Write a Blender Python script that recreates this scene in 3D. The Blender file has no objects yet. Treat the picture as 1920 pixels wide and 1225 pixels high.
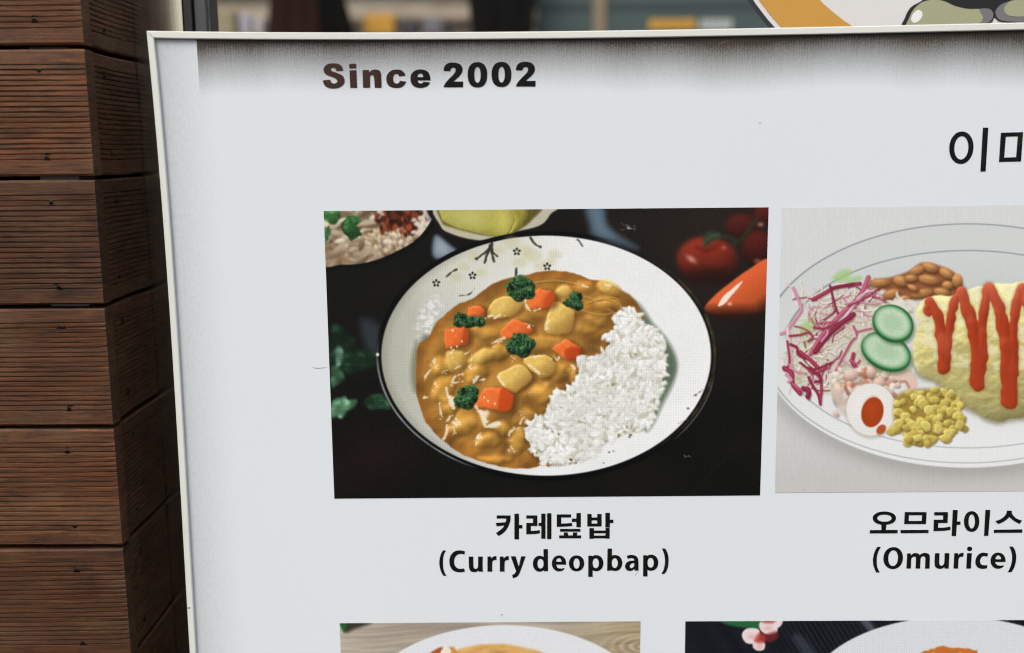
import bpy, bmesh, math, random
import numpy as np
from mathutils import Matrix, Vector

random.seed(11)
scene = bpy.context.scene
col = scene.collection

# ------------------------------------------------------------------ camera
FOC, PW, PH = 1912.0, 1920.0, 1225.0        # focal length in layout units, layout frame
PITCH, YAW, ROLL = -0.16935, -0.00193, -0.00909
CAM_Z = 1.45
_f = Vector((math.sin(YAW) * math.cos(PITCH), math.cos(YAW) * math.cos(PITCH), math.sin(PITCH)))
_r0 = Vector((math.cos(YAW), -math.sin(YAW), 0))
_u0 = _r0.cross(_f)
CR = _r0 * math.cos(ROLL) + _u0 * math.sin(ROLL)
CU = -_r0 * math.sin(ROLL) + _u0 * math.cos(ROLL)
CF = _f
CAM = Vector((0, -1.0, CAM_Z))
cam_data = bpy.data.cameras.new('camera')
cam = bpy.data.objects.new('camera', cam_data)
col.objects.link(cam)
cam.matrix_world = Matrix(((CR.x, CU.x, -CF.x, CAM.x), (CR.y, CU.y, -CF.y, CAM.y), (CR.z, CU.z, -CF.z, CAM.z), (0, 0, 0, 1)))
cam_data.sensor_width = 36
cam_data.lens = 36 * FOC / PW
cam_data.clip_start = 0.05
cam_data.clip_end = 200
cam_data.dof.use_dof = True
cam_data.dof.focus_distance = 1.02
cam_data.dof.aperture_fstop = 2.0
scene.camera = cam
scene.render.resolution_x, scene.render.resolution_y = 1024, 653

# ------------------------------------------------------------------ light: open shade under a bright overcast sky
SUN_EL, SUN_AZ = math.radians(52), math.radians(200)     # azimuth clockwise from +Y: behind the camera, a little to the left
world = bpy.data.worlds.new('World')
scene.world = world
world.use_nodes = True
wn = world.node_tree
sky = wn.nodes.new('ShaderNodeTexSky')
sky.sky_type = 'NISHITA'
sky.sun_disc = False
sky.sun_elevation = SUN_EL
sky.sun_rotation = SUN_AZ
sky.air_density = 1.0
sky.dust_density = 3.6
sky.ozone_density = 1.0
bg = wn.nodes['Background']
wn.links.new(sky.outputs[0], bg.inputs[0])
bg.inputs[1].default_value = 0.10
sun_data = bpy.data.lights.new('sun', 'SUN')
sun_data.energy = 1.2
sun_data.angle = math.radians(40)
sun_data.color = (1.0, 0.985, 0.96)
sun = bpy.data.objects.new('sun', sun_data)
col.objects.link(sun)
sd = Vector((math.sin(SUN_AZ) * math.cos(SUN_EL), math.cos(SUN_AZ) * math.cos(SUN_EL), math.sin(SUN_EL)))
sun.rotation_euler = sd.to_track_quat('Z', 'Y').to_euler()
sun.location = sd * 20
scene.view_settings.view_transform = 'Standard'
scene.view_settings.look = 'None'
scene.view_settings.gamma = 1
scene.view_settings.use_curve_mapping = False
scene.view_settings.exposure = 0.70
scene.cycles.use_denoising = True
scene.cycles.filter_width = 1.1


# ------------------------------------------------------------------ layout helper: layout units -> point on a plane of depth y
def at(px, py, y=0.0):
    d = CR * ((px - PW / 2) / FOC) + CU * (-(py - PH / 2) / FOC) + CF
    t = (y - CAM.y) / d.y
    return CAM + d * t


def at_np(px, py, y=0.0):
    a = (np.asarray(px, float) - PW / 2) / FOC
    b = -(np.asarray(py, float) - PH / 2) / FOC
    dx = CR.x * a + CU.x * b + CF.x
    dy = CR.y * a + CU.y * b + CF.y
    dz = CR.z * a + CU.z * b + CF.z
    t = (y - CAM.y) / dy
    return CAM.x + dx * t, CAM.z + dz * t


def to_units(x, z, y=0.0):
    vx, vy, vz = x - CAM.x, y - CAM.y, z - CAM.z
    c = lambda v: vx * v.x + vy * v.y + vz * v.z
    w = c(CF)
    return PW / 2 + FOC * c(CR) / w, PH / 2 - FOC * c(CU) / w


# ------------------------------------------------------------------ print artwork (pure numpy, sRGB values)
# The four dishes are flat ink on the sheet.  They are drawn in the units of the layout grid "u"
# (1 u is about 0.52 mm on the sheet) and later resampled onto the sheet's own plane.
def catmull(pts, closed=True, n=8):
    P = np.array(pts, float)
    if closed:
        Q = np.vstack([P[-1], P, P[0], P[1]])
    else:
        Q = np.vstack([2 * P[0] - P[1], P, 2 * P[-1] - P[-2]])
    out = []
    t = np.linspace(0, 1, n, endpoint=False)[:, None]
    for i in range(1, len(Q) - 2):
        a, b, c, d = Q[i - 1], Q[i], Q[i + 1], Q[i + 2]
        out.append(0.5 * (2 * b + (c - a) * t + (2 * a - 5 * b + 4 * c - d) * t ** 2 + (3 * b - a - 3 * c + d) * t ** 3))
    out = np.vstack(out)
    return out if closed else np.vstack([out, P[-1]])


def seg_dist(X, Y, P, closed):
    d2 = np.full(X.shape, 1e12)
    n = len(P)
    for i in range(n if closed else n - 1):
        ax, ay = P[i]
        bx, by = P[(i + 1) % n]
        ex, ey = bx - ax, by - ay
        L = ex * ex + ey * ey
        if L < 1e-12:
            continue
        t = np.clip(((X - ax) * ex + (Y - ay) * ey) / L, 0, 1)
        d2 = np.minimum(d2, (X - ax - t * ex) ** 2 + (Y - ay - t * ey) ** 2)
    return np.sqrt(d2)


def poly_sd(X, Y, P):
    P = np.asarray(P, float)
    ins = np.zeros(X.shape, bool)
    n = len(P)
    for i in range(n):
        ax, ay = P[i]
        bx, by = P[(i + 1) % n]
        if ay == by:
            continue
        ins ^= ((ay > Y) != (by > Y)) & (X < (bx - ax) * (Y - ay) / (by - ay) + ax)
    d = seg_dist(X, Y, P, True)
    return np.where(ins, -d, d)


def sat(v):
    return np.clip(v, 0.0, 1.0)


def blur(A, s):
    if s <= 0.01:
        return A
    r = max(1, int(3 * s + .5))
    k = np.exp(-0.5 * (np.arange(-r, r + 1) / s) ** 2)
    k /= k.sum()
    for ax in (0, 1):
        pad = [(0, 0)] * A.ndim
        pad[ax] = (r, r)
        B = np.pad(A, pad, mode='edge')
        out = np.zeros_like(A)
        for i, w in enumerate(k):
            sl = [slice(None)] * A.ndim
            sl[ax] = slice(i, i + A.shape[ax])
            out += w * B[tuple(sl)]
        A = out
    return A


def vnoise(X, Y, sx, sy, seed, octv=3):
    out = np.zeros(X.shape)
    amp, tot = 1.0, 0.0
    rs = np.random.RandomState(seed)
    for o in range(octv):
        G = rs.rand(64, 64)
        u = X / sx * 2 ** o + 17.3 * o
        v = Y / sy * 2 ** o + 9.1 * o
        iu, iv = np.floor(u).astype(int), np.floor(v).astype(int)
        fu, fv = u - iu, v - iv
        fu = fu * fu * (3 - 2 * fu)
        fv = fv * fv * (3 - 2 * fv)
        g = lambda a, b: G[b % 64, a % 64]
        out += amp * ((g(iu, iv) * (1 - fu) + g(iu + 1, iv) * fu) * (1 - fv) + (g(iu, iv + 1) * (1 - fu) + g(iu + 1, iv + 1) * fu) * fv)
        tot += amp
        amp *= .5
    return out / tot


class Canvas:
    def __init__(self, x0, y0, x1, y1, s, col):
        self.x0, self.y0, self.s = x0, y0, s
        self.w, self.h = int((x1 - x0) * s), int((y1 - y0) * s)
        self.X, self.Y = np.meshgrid(x0 + (np.arange(self.w) + .5) / s, y0 + (np.arange(self.h) + .5) / s)
        self.C = np.zeros((self.h, self.w, 3)) + np.array(col, float) / 255

    def win(self, xa, ya, xb, yb):
        s = self.s
        i0, i1 = max(0, int((xa - self.x0) * s)), min(self.w, int((xb - self.x0) * s) + 2)
        j0, j1 = max(0, int((ya - self.y0) * s)), min(self.h, int((yb - self.y0) * s) + 2)
        if i1 <= i0 or j1 <= j0:
            return None
        return (slice(j0, j1), slice(i0, i1))

    def put(self, m, col, W=None):
        W = W or (slice(None), slice(None))
        c = np.asarray(col, float) / 255 if not (isinstance(col, np.ndarray) and col.ndim == 3) else col
        self.C[W] = self.C[W] * (1 - m[..., None]) + c * m[..., None]

    def poly(self, pts, col, soft=1.0, smooth=True, a=1.0, n=6):
        P = catmull(pts, True, n) if smooth else np.array(pts, float)
        W = self.win(P[:, 0].min() - soft * 2, P[:, 1].min() - soft * 2, P[:, 0].max() + soft * 2, P[:, 1].max() + soft * 2)
        if W is None:
            return
        sd = poly_sd(self.X[W], self.Y[W], P)
        self.put(a * sat(.5 - sd / (2 * soft)), col, W)

    def stroke(self, pts, w, col, soft=.8, a=1.0, wob=0.0, smooth=True):
        P = catmull(pts, False, 6) if (smooth and len(pts) > 2) else np.array(pts, float)
        m = w + 2 * soft
        W = self.win(P[:, 0].min() - m, P[:, 1].min() - m, P[:, 0].max() + m, P[:, 1].max() + m)
        if W is None:
            return
        d = seg_dist(self.X[W], self.Y[W], P, False)
        if wob:
            X, Y = self.X[W], self.Y[W]
            w = w * (1 - wob + 2 * wob * vnoise(X, Y, 5, 5, 91, 2))
            d = d + wob * 4.5 * (vnoise(X, Y, 8, 8, 92, 2) - .5)
        self.put(a * sat(.5 - (d - w / 2) / (2 * soft)), col, W)

    def ell(self, cx, cy, rx, ry, col, ang=0, soft=1.0, a=1.0, grad=None):
        r = max(rx, ry) + soft * 2
        W = self.win(cx - r, cy - r, cx + r, cy + r)
        if W is None:
            return
        x, y = self.X[W] - cx, self.Y[W] - cy
        c, s = math.cos(ang), math.sin(ang)
        u, v = x * c + y * s, -x * s + y * c
        q = np.sqrt((u / rx) ** 2 + (v / ry) ** 2)
        m = a * sat(.5 - (q - 1) * min(rx, ry) / (2 * soft))
        if grad is None:
            self.put(m, col, W)
        else:   # (gx, gy, strength): rounded body lit from one side
            gx, gy, k = grad
            f = 1 + k * ((x * gx + y * gy) / r) - .25 * abs(k) * q ** 2
            self.put(m, np.clip(np.array(col, float) / 255 * f[..., None], 0, 1), W)

    def body(self, pts, col, top=(1.12, 1.1, 1.05), low=.55, r=10, lx=-.55, ly=-.75, soft=1.0, k=1.0, spec=.0, seed=0, smooth=True, a=1.0, bump=.0, fall=0.0):
        """a rounded solid seen in print: edge-rounded height, lit from the upper left"""
        P = catmull(pts, True, 6) if smooth else np.array(pts, float)
        W = self.win(P[:, 0].min() - 3, P[:, 1].min() - 3, P[:, 0].max() + 3, P[:, 1].max() + 3)
        if W is None:
            return
        X, Y = self.X[W], self.Y[W]
        sd = poly_sd(X, Y, P) + 3.2 * (vnoise(X, Y, 11, 11, seed + 400, 2) - .5)
        t = sat(-sd / r)
        h = np.sqrt(sat(1 - (1 - t) ** 2)) * r
        if bump:
            h = h + bump * (vnoise(X, Y, 9, 9, seed + 5) - .5) * r
        h = blur(h, 1.2 * self.s)
        gy, gx = np.gradient(h, 1 / self.s)
        nz = 1 / np.sqrt(1 + gx ** 2 + gy ** 2)
        dif = (gx * lx * -1 + gy * ly * -1) * -nz   # slope facing the light
        dif = -(gx * -lx + gy * -ly) * nz
        sh = 1 + k * (-(gx * lx + gy * ly) * nz) * .45
        sh = np.clip(sh, low, 1.5)
        n = vnoise(X, Y, 7, 7, seed + 1)
        if fall:
            R = .5 * max(np.ptp(P[:, 0]), np.ptp(P[:, 1]))
            g = ((X - P[:, 0].mean()) * .8 + (Y - P[:, 1].mean()) * .6) / R
            sh = sh * np.clip(1.03 - fall * sat(g + .15), .4, 1.1)
        c = np.array(col, float) / 255 * sh[..., None] * (.93 + .14 * n[..., None])
        if fall:
            c = c * (1 - np.array([.0, .06, .14]) * sat(g + .2)[..., None])
        if spec:
            sp = sat((sat(-(gx * lx + gy * ly) * nz * 1.3) - .78 + (n - .5) * .6) * 5) * spec
            c = c * (1 - sp[..., None]) + np.array([.97, .95, .88]) * sp[..., None]
        self.put(a * sat(.5 - sd / (2 * soft)), np.clip(c, 0, 1), W)

    def blur(self, s, m=None):
        B = blur(self.C, s * self.s)
        self.C = B if m is None else self.C * (1 - m[..., None]) + B * m[..., None]

    def ribs(self, amp, seed, per=4.6):
        """weave of the flex sheet: fine vertical ribs, weaker cross threads"""
        n = vnoise(self.X, self.Y, 160, 120, seed, 2)
        r = np.sin(2 * np.pi * self.X / per + 2.0 * n) * (.35 + .9 * n) + .5 * np.sin(2 * np.pi * self.Y / (per * 1.08))
        g = np.random.RandomState(seed).randn(*self.X.shape)
        self.C = np.clip(self.C + (amp * r + amp * .8 * g)[..., None] * (.55 + .45 * self.C), 0, 1)


def broccoli(cv, lobes, seed, n=90):
    rs = np.random.RandomState(seed)
    for cx, cy, r in lobes:
        cv.ell(cx + 1.5, cy + 2, r, r * .92, (14, 26, 14), soft=2)
    for cx, cy, r in lobes:
        for i in range(n):
            a, q = rs.rand() * 6.283, math.sqrt(rs.rand())
            dx, dy = math.cos(a) * q * r, math.sin(a) * q * r * .92
            lit = sat(.48 - (dx * .35 + dy * .75) / r * .5 + rs.randn() * .30)
            col = np.array([10, 30, 18]) * (1 - lit) + np.array([72, 128, 72]) * lit
            cv.ell(cx + dx * 1.08, cy + dy * 1.08, 1.2 + rs.rand() * 1.7, 1.1 + rs.rand() * 1.4, col, ang=rs.rand() * 3, soft=.8, a=.9)
        for i in range(n // 9):
            a, q = rs.rand() * 6.283, math.sqrt(rs.rand()) * .85
            cv.ell(cx + math.cos(a) * q * r, cy + math.sin(a) * q * r * .8 - 1, .8, .7, (160, 190, 130), soft=.6, a=.7)


def leaf(cv, pts, col, vein, seed=0, soft=1.2):
    P = np.array(pts, float)
    c = P.mean(0)
    rs = np.random.RandomState(seed)
    W = cv.win(P[:, 0].min() - 8, P[:, 1].min() - 8, P[:, 0].max() + 8, P[:, 1].max() + 8)
    X, Y = cv.X[W], cv.Y[W]
    sd = poly_sd(X, Y, catmull(pts, True, 4)) + 7 * (vnoise(X, Y, 11, 11, seed + 300, 3) - .5)
    n = vnoise(X, Y, 13, 9, seed + 200, 3)
    cc = np.array(col) / 255 * (.35 + 1.0 * n[..., None]) + np.array(vein) / 255 * .30 * sat((n[..., None] - .58) * 5)
    cv.put(sat(.5 - sd / (2 * soft)), np.clip(cc, 0, 1), W)
    for p in P:
        q = c + (p - c) * .8
        cv.stroke([c, q], 1.2, vein, a=.25, soft=1.2, wob=.6)
    for i in range(10):
        p = c + (P[rs.randint(len(P))] - c) * rs.rand() * .7
        cv.ell(p[0], p[1], 5, 3, np.array(col) * (.5 + .7 * rs.rand()), ang=rs.rand() * 3, soft=2.5, a=.5)


def inside(P, x, y):
    return poly_sd(np.array([x]), np.array([y]), P)[0] < 0


def paint_curry():
    cv = Canvas(598, 380, 1450, 945, 1.15, (17, 17, 15))
    X, Y = cv.X, cv.Y
    rs = np.random.RandomState(4)
    # table: black slate, warmer towards the tomatoes
    warm = sat((X - 1000) / 300) * sat((760 - Y) / 250)
    cv.C += (warm[..., None] * np.array([.072, .045, .035]))
    cv.C += (vnoise(X, Y, 90, 60, 2)[..., None] - .5) * .03 * np.array([1.1, .8, .7])
    red = sat(1 - ((X - 690) / 120) ** 2 - ((Y - 860) / 80) ** 2)
    cv.C += red[..., None] * np.array([.035, .004, .004])
    # blue cloth
    cv.poly([(816, 441), (842, 458), (857, 474), (838, 486), (812, 480)], (120, 134, 146), soft=3)
    cv.poly([(822, 450), (840, 466), (834, 476), (818, 472)], (158, 170, 178), soft=4, a=.7)
    cv.poly([(1098, 388), (1131, 388), (1137, 414), (1152, 434), (1196, 466), (1150, 455), (1112, 442), (1104, 420)], (72, 90, 104), soft=7)
    cv.poly([(1108, 390), (1126, 390), (1134, 424), (1150, 444), (1120, 436)], (104, 126, 142), soft=8, a=.6)
    cv.poly([(676, 600), (712, 612), (714, 660), (690, 660)], (52, 58, 66), soft=9, a=.8)
    # tomatoes, out of focus in the print
    def tomato(cx, cy, rx, ry, col, a=1):
        cv.ell(cx, cy, rx, ry, col, soft=5, a=a, grad=(-.25, -.75, .85))
    tomato(1391, 424, 31, 23, (78, 25, 19), .9)
    tomato(1420, 466, 30, 34, (72, 23, 18), .95)
    tomato(1432, 402, 20, 18, (84, 26, 20), .9)
    tomato(1322, 486, 53, 42, (118, 38, 24))
    tomato(1350, 492, 36, 40, (110, 34, 22), .7)
    cv.ell(1334, 518, 50, 14, (34, 18, 14), soft=10, a=.8)
    cv.poly([(1304, 462), (1324, 466), (1348, 458), (1326, 474)], (86, 24, 16), soft=4, a=.8)
    for p in ([(1322, 462), (1318, 444), (1328, 434), (1346, 436), (1352, 446), (1336, 452)],):
        cv.poly(p, (44, 58, 40), soft=2.2)
    cv.stroke([(1322, 460), (1342, 446), (1362, 444), (1380, 452)], 4, (48, 58, 38), soft=2)
    cv.stroke([(1376, 458), (1394, 444), (1408, 424), (1420, 408)], 5, (40, 52, 34), soft=2)
    cv.stroke([(1318, 456), (1332, 444), (1348, 440)], 2, (104, 118, 84), soft=1.4, a=.7)
    cv.ell(1296, 486, 9, 4, (226, 168, 146), ang=.6, soft=3, a=.85)
    cv.ell(1357, 465, 3, 2, (230, 170, 140), soft=1.5, a=.8)
    cv.ell(1426, 421, 5, 3, (226, 150, 130), soft=2, a=.9)
    cv.ell(1420, 490, 6, 4, (206, 110, 84), soft=3, a=.7)
    cv.C = np.clip(cv.C, 0, 1)
    cv.blur(2.2)
    chil = catmull([(1321, 577), (1342, 552), (1372, 528), (1404, 505), (1444, 486), (1462, 540), (1448, 578), (1412, 592), (1368, 598), (1334, 590)])
    sd = poly_sd(X, Y, chil)
    k = (Y - (577 - (X - 1321) * .74)) / 75      # 0 at the upper rim, 1 at the lower
    base = np.array([214, 92, 44]) / 255 * (1.05 - .25 * sat(k))[..., None]
    dark = np.maximum(sat((k - .75) * 2.2), sat((Y - 566) / 26))[..., None]
    base = base * (1 - dark) + np.array([46, 18, 12]) / 255 * dark
    cv.put(sat(.5 - sd / (4 + 14 * sat(k))), base)
    cv.poly([(1346, 574), (1356, 556), (1370, 544), (1384, 532), (1392, 528), (1384, 540), (1370, 556), (1358, 570)], (244, 226, 212), soft=1.4)
    cv.ell(1368, 570, 4, 3, (240, 190, 165), soft=2, a=.8)
    # bowl of noodles, upper left
    bowl = [(560, 370), (600, 500), (640, 503), (690, 500), (735, 487), (780, 461), (812, 428), (827, 396), (830, 370)]
    cv.poly(bowl, (10, 10, 9), soft=1.5)
    cont = catmull([(560, 370), (596, 490), (640, 497), (690, 492), (735, 476), (780, 450), (806, 418), (818, 390), (822, 370)])
    sdn = poly_sd(X, Y, cont)
    keep = cv.C.copy()
    cv.put(sat(.5 - sdn / 2), (150, 122, 88))
    for i in range(260):
        x, y = 600 + rs.rand() * 222, 384 + rs.rand() * 115
        a = -.5 + rs.randn() * .5 if x < 700 else rs.rand() * 3
        L = 17 if x < 705 else 7
        t = rs.rand()
        col = np.array([98, 70, 42]) * (1 - t) + np.array([232, 218, 190]) * t
        cv.ell(x, y, L * (.6 + rs.rand()), 3.2 + rs.rand() * 3, col, ang=a, soft=1.4, a=.9, grad=(-.2, -.8, .5))
    for i in range(80):
        x, y = 752 + rs.randn() * 34, 446 + rs.randn() * 14
        cv.ell(x, y, 6, 3, (218, 200, 166), ang=.9 + rs.randn() * .4, soft=1.2, a=.7, grad=(-.2, -.8, .5))
    for i in range(110):     # browned meat
        cx, cy = ((726, 412), (764, 422), (742, 400), (774, 404))[i % 4]
        x, y = cx + rs.randn() * 11, cy + rs.randn() * 9
        t = rs.rand() ** 1.6
        cv.ell(x, y, 3 + rs.rand() * 5, 2.5 + rs.rand() * 4, np.array([40, 17, 10]) * (1 - t) + np.array([168, 74, 40]) * t, ang=rs.rand() * 3, soft=1.4, a=.92)
    for i in range(36):
        x, y = 795 + rs.randn() * 10, 414 + rs.randn() * 13
        cv.ell(x, y, 4.5, 3.4, (216, 208, 190), ang=rs.rand() * 3, soft=1.2, a=.85)
    for i in range(9):
        cv.stroke([(796 + i * 2.5, 394), (806 + i * 1.5, 420)], 1.5, (52, 56, 66) if i % 2 else (200, 204, 208), a=.6)
    cv.blur(1.0, sat(.5 - sdn / 2))
    m = sat(.5 - sdn / 2)[..., None]
    cv.C = cv.C * m + keep * (1 - m)
    leaf(cv, [(606, 396), (638, 394), (636, 408), (628, 420), (610, 414)], (58, 112, 54), (120, 160, 100), 1, 2)
    leaf(cv, [(640, 420), (652, 410), (678, 414), (668, 424), (680, 440), (668, 446), (658, 452), (648, 440), (640, 430)], (38, 84, 42), (92, 140, 80), 2)
    leaf(cv, [(648, 408), (664, 404), (678, 412), (664, 418)], (64, 120, 58), (120, 166, 104), 4)
    leaf(cv, [(608, 440), (616, 424), (620, 436), (612, 452)], (60, 108, 60), (120, 160, 110), 3)
    # lemon dish
    cv.poly([(816, 380), (822, 428), (840, 442), (880, 452), (915, 452), (960, 436), (1010, 424), (1034, 402), (1040, 380)], (22, 21, 17), soft=1.5)
    cv.poly([(828, 380), (826, 424), (850, 440), (884, 449), (912, 450), (950, 438), (1010, 424), (1032, 402), (1040, 380)], (186, 182, 156), soft=1.5)
    cv.poly([(836, 380), (828, 416), (850, 428), (900, 440), (940, 444), (964, 436), (996, 414), (1008, 380)], (92, 84, 34), soft=2.5)
    cv.body([(836, 376), (828, 410), (852, 424), (890, 436), (930, 443), (952, 436), (964, 410), (962, 376)], (170, 166, 74), r=20, k=.45, seed=9)
    cv.body([(960, 376), (964, 412), (956, 438), (978, 426), (990, 400), (994, 376)], (150, 140, 56), r=10, k=.8, seed=12)
    cv.ell(880, 408, 34, 20, (196, 192, 108), soft=14, a=.7)
    cv.ell(944, 415, 14, 24, (204, 190, 92), soft=9, a=.8)
    # greens, lower left
    leaf(cv, [(618, 612), (640, 612), (662, 632), (668, 650), (640, 676), (626, 690), (618, 700)], (20, 40, 26), (50, 80, 58), 6, 3)
    leaf(cv, [(630, 655), (650, 652), (700, 660), (716, 670), (690, 690), (650, 700), (634, 690)], (24, 48, 30), (56, 92, 62), 7, 3)
    leaf(cv, [(622, 690), (636, 690), (646, 706), (634, 720), (622, 726)], (52, 92, 62), (120, 156, 128), 8, 2)
    leaf(cv, [(630, 652), (640, 650), (642, 676), (630, 690)], (96, 136, 112), (170, 196, 178), 9, 2)
    leaf(cv, [(622, 752), (645, 744), (652, 750), (668, 748), (664, 764), (650, 772), (640, 785), (632, 778), (622, 782)], (92, 142, 104), (176, 204, 182), 10)
    leaf(cv, [(684, 752), (700, 742), (722, 742), (732, 768), (712, 766), (694, 768)], (34, 68, 44), (74, 110, 80), 11, 2)
    cv.blur(1.9, sat((735 - X) / 10) * sat((Y - 596) / 12))
    # the bowl
    def E(cx, cy, rx, ry):
        return (np.sqrt(((X - cx) / rx) ** 2 + ((Y - cy) / ry) ** 2) - 1) * ry
    rim = E(1025, 667.5, 320, 234)
    cv.put(sat(.5 - rim / 2) * sat((1150 - X) / 60), (6, 6, 6))
    cv.put(sat(.5 - E(1027, 672, 318, 229) / 2), (8, 8, 8))
    hl = np.exp(-((E(1025, 667, 317.5, 231.5) - 0) / 1.5) ** 2) * sat((900 - X) / 60) * sat((Y - 620) / 80)
    cv.put(.85 * hl * (.55 + .45 * vnoise(X, Y, 30, 30, 3)), (200, 205, 208))
    cv.ell(708, 665, 3.2, 3.2, (226, 214, 200), soft=1)
    hl2 = np.exp(-((E(1026, 675, 316, 226) - 0) / .9) ** 2) * sat((X - 1255) / 30) * sat((Y - 700) / 30)
    cv.put(.5 * hl2, (190, 190, 185))
    gold = np.exp(-((E(1026, 667, 314, 227) - 0) / 2.4) ** 2) * sat((X - 1200) / 100) * (vnoise(X, Y, 16, 16, 5) ** 1.2)
    cv.put(sat(gold * .8), (120, 104, 70))
    inn = E(1024, 667, 309, 225)
    im = sat(.5 - inn / 2)
    wall = np.zeros((cv.h, cv.w, 3))
    t = sat((X - 720) / 300)[..., None]
    wall[:] = np.array([176, 178, 160]) / 255 * (1 - t) + np.array([233, 235, 232]) / 255 * t
    tp = sat((560 - Y) / 120)[..., None] * sat((1100 - X) / 200)[..., None]
    wall = wall * (1 - tp) + np.array([207, 207, 188]) / 255 * tp
    wall *= (.975 + .05 * vnoise(X, Y, 80, 60, 6)[..., None])
    wall *= (1 - .12 * sat(1 + inn / 14) * sat((940 - X) / 100))[..., None]
    cv.put(im, wall)
    # painted blossoms of the bowl's rim
    for x, y, r in ((888, 480, 12), (960, 455, 16), (985, 470, 15), (1000, 480, 17), (975, 492, 14), (1012, 500, 12), (935, 470, 10), (870, 500, 9), (1040, 478, 12), (1030, 492, 11), (855, 520, 12), (900, 512, 10)):
        cv.ell(x, y, r, r * .7, (196, 190, 142), soft=4, a=.45)
    for x, y in ((969, 472), (818, 531), (886, 517), (1026, 500)):
        for i in range(5):
            a = i * 1.257 - 1.57
            cv.ell(x + 5 * math.cos(a), y + 5 * math.sin(a), 2.6, 2.0, (28, 26, 22), ang=a, soft=.7)
    for p, w in (([(921, 456), (914, 470), (894, 485)], 4.5), ([(918, 465), (912, 482), (908, 494)], 3.5), ([(922, 456), (923, 476), (926, 490)], 4.5), ([(922, 470), (932, 481)], 3), ([(995, 446), (1002, 457), (1013, 463)], 3.5),
                 ([(838, 518), (848, 510), (856, 506)], 3), ([(967, 516), (968, 504)], 3.5), ([(861, 555), (880, 552), (890, 540)], 1.6), ([(1084, 450), (1092, 462)], 3)):
        cv.stroke(p, w, (44, 42, 30), a=.85, wob=.6)
    # window glare on the glaze
    ga = np.exp(-(((X - 803 - (596 - Y) * .35) / 17) ** 2 + ((Y - 596) / 34) ** 2))
    gn = sat((vnoise(X, Y, 9, 7, 88, 3) + .22 * ga - .56) * 7) * sat(ga * 2.0)
    cv.put(.6 * gn + .12 * ga, (238, 240, 240))
    cv.poly([(788, 640), (796, 628), (806, 632), (796, 656), (784, 666)], (110, 112, 92), soft=5, a=.8)
    cv.poly([(781, 640), (774, 660), (770, 700), (776, 735), (786, 720), (786, 670)], (112, 112, 84), soft=5, a=.7)
    # shaded side of the rice and pool of sauce behind it
    cv.poly([(1165, 548), (1200, 572), (1224, 606), (1246, 630), (1264, 660), (1270, 688), (1262, 720), (1244, 756), (1222, 800), (1210, 800), (1230, 700), (1200, 600)], (104, 120, 98), soft=5)
    cv.poly([(1246, 650), (1262, 672), (1264, 700), (1250, 720), (1240, 700)], (84, 102, 84), soft=6, a=.8)
    # sauce
    cur = catmull([(783, 655), (790, 642), (806, 629), (818, 606), (840, 586), (858, 570), (874, 565), (890, 558), (906, 544), (927, 531), (954, 521), (988, 515), (1020, 509), (1054, 509), (1084, 515), (1107, 524), (1135, 528), (1166, 546), (1182, 554), (1198, 577), (1200, 620), (1120, 760), (1040, 866), (1020, 871), (990, 878), (955, 878), (919, 871), (884, 859), (856, 845), (825, 821), (801, 794), (787, 761), (781, 733), (780, 690)], n=5)
    sc = poly_sd(X, Y, cur) + (vnoise(X, Y, 14, 14, 33) - .5) * 4
    lumps = [(905, 668, 26, 15, -.5), (852, 678, 20, 21, .2), (1055, 546, 19, 9, 0), (1098, 538, 20, 9, .2), (1143, 539, 25, 13, .4), (1130, 570, 16, 16, 0), (868, 796, 32, 20, -.5),
             (914, 826, 26, 18, -.2), (970, 826, 19, 31, .2), (1012, 688, 33, 22, .4), (1010, 740, 26, 18, 0), (830, 730, 20, 26, .2), (846, 760, 20, 22, 0), (1040, 640, 26, 16, 0), (1095, 610, 28, 18, 0),
             (1120, 600, 24, 14, .5), (900, 620, 34, 16, 0), (830, 690, 22, 16, .5), (890, 700, 28, 15, -.3), (940, 660, 22, 14, 0), (1005, 640, 24, 16, .3), (930, 860, 30, 10, 0), (1150, 570, 20, 12, .6), (985, 780, 22, 18, 0), (945, 800, 20, 12, .3), (1080, 700, 14, 14, 0), (1050, 700, 18, 22, .2)]
    H = 20 * vnoise(X, Y, 50, 42, 21, 2) + 4 * vnoise(X, Y, 17, 14, 22, 2)
    yel = np.zeros(X.shape)
    XW = X + 20 * (vnoise(X, Y, 24, 24, 301, 2) - .5)
    YW = Y + 20 * (vnoise(X, Y, 24, 24, 302, 2) - .5)
    for cx, cy, rx, ry, a in lumps:
        c, s = math.cos(a), math.sin(a)
        u, v = ((XW - cx) * c + (YW - cy) * s) / rx, (-(XW - cx) * s + (YW - cy) * c) / ry
        b = sat(1.05 - u * u - v * v)
        q = .5 if cy < 655 else .85
        H += 14 * q * np.sqrt(b) * (.6 + .4 * b)
        yel = np.maximum(yel, b * q)
    H = blur(H, 3.0)
    gy, gx = np.gradient(H, 1 / cv.s)
    nz = 1 / np.sqrt(1 + gx ** 2 + gy ** 2)
    lit = (gx * .55 + gy * .62) * nz                      # faces up-left
    sh = np.clip(.96 + .50 * lit, .5, 1.3)
    yel = blur(yel, 3.0)
    col = np.array([178, 124, 48]) * (1 - .75 * yel[..., None]) + np.array([200, 154, 66]) * .75 * yel[..., None]
    cre = H - blur(H, 11)
    sh = sh * np.clip(1 + .035 * cre, .62, 1.12)
    col = col / 255 * sh[..., None]
    col *= (.86 + .22 * vnoise(X, Y, 60, 60, 25)[..., None])
    edge = sat(1 + sc / 26)                                # thin film at the rim runs browner
    col = col * (1 - .22 * edge[..., None] * np.array([.6, 1, 1.2]))
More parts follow.
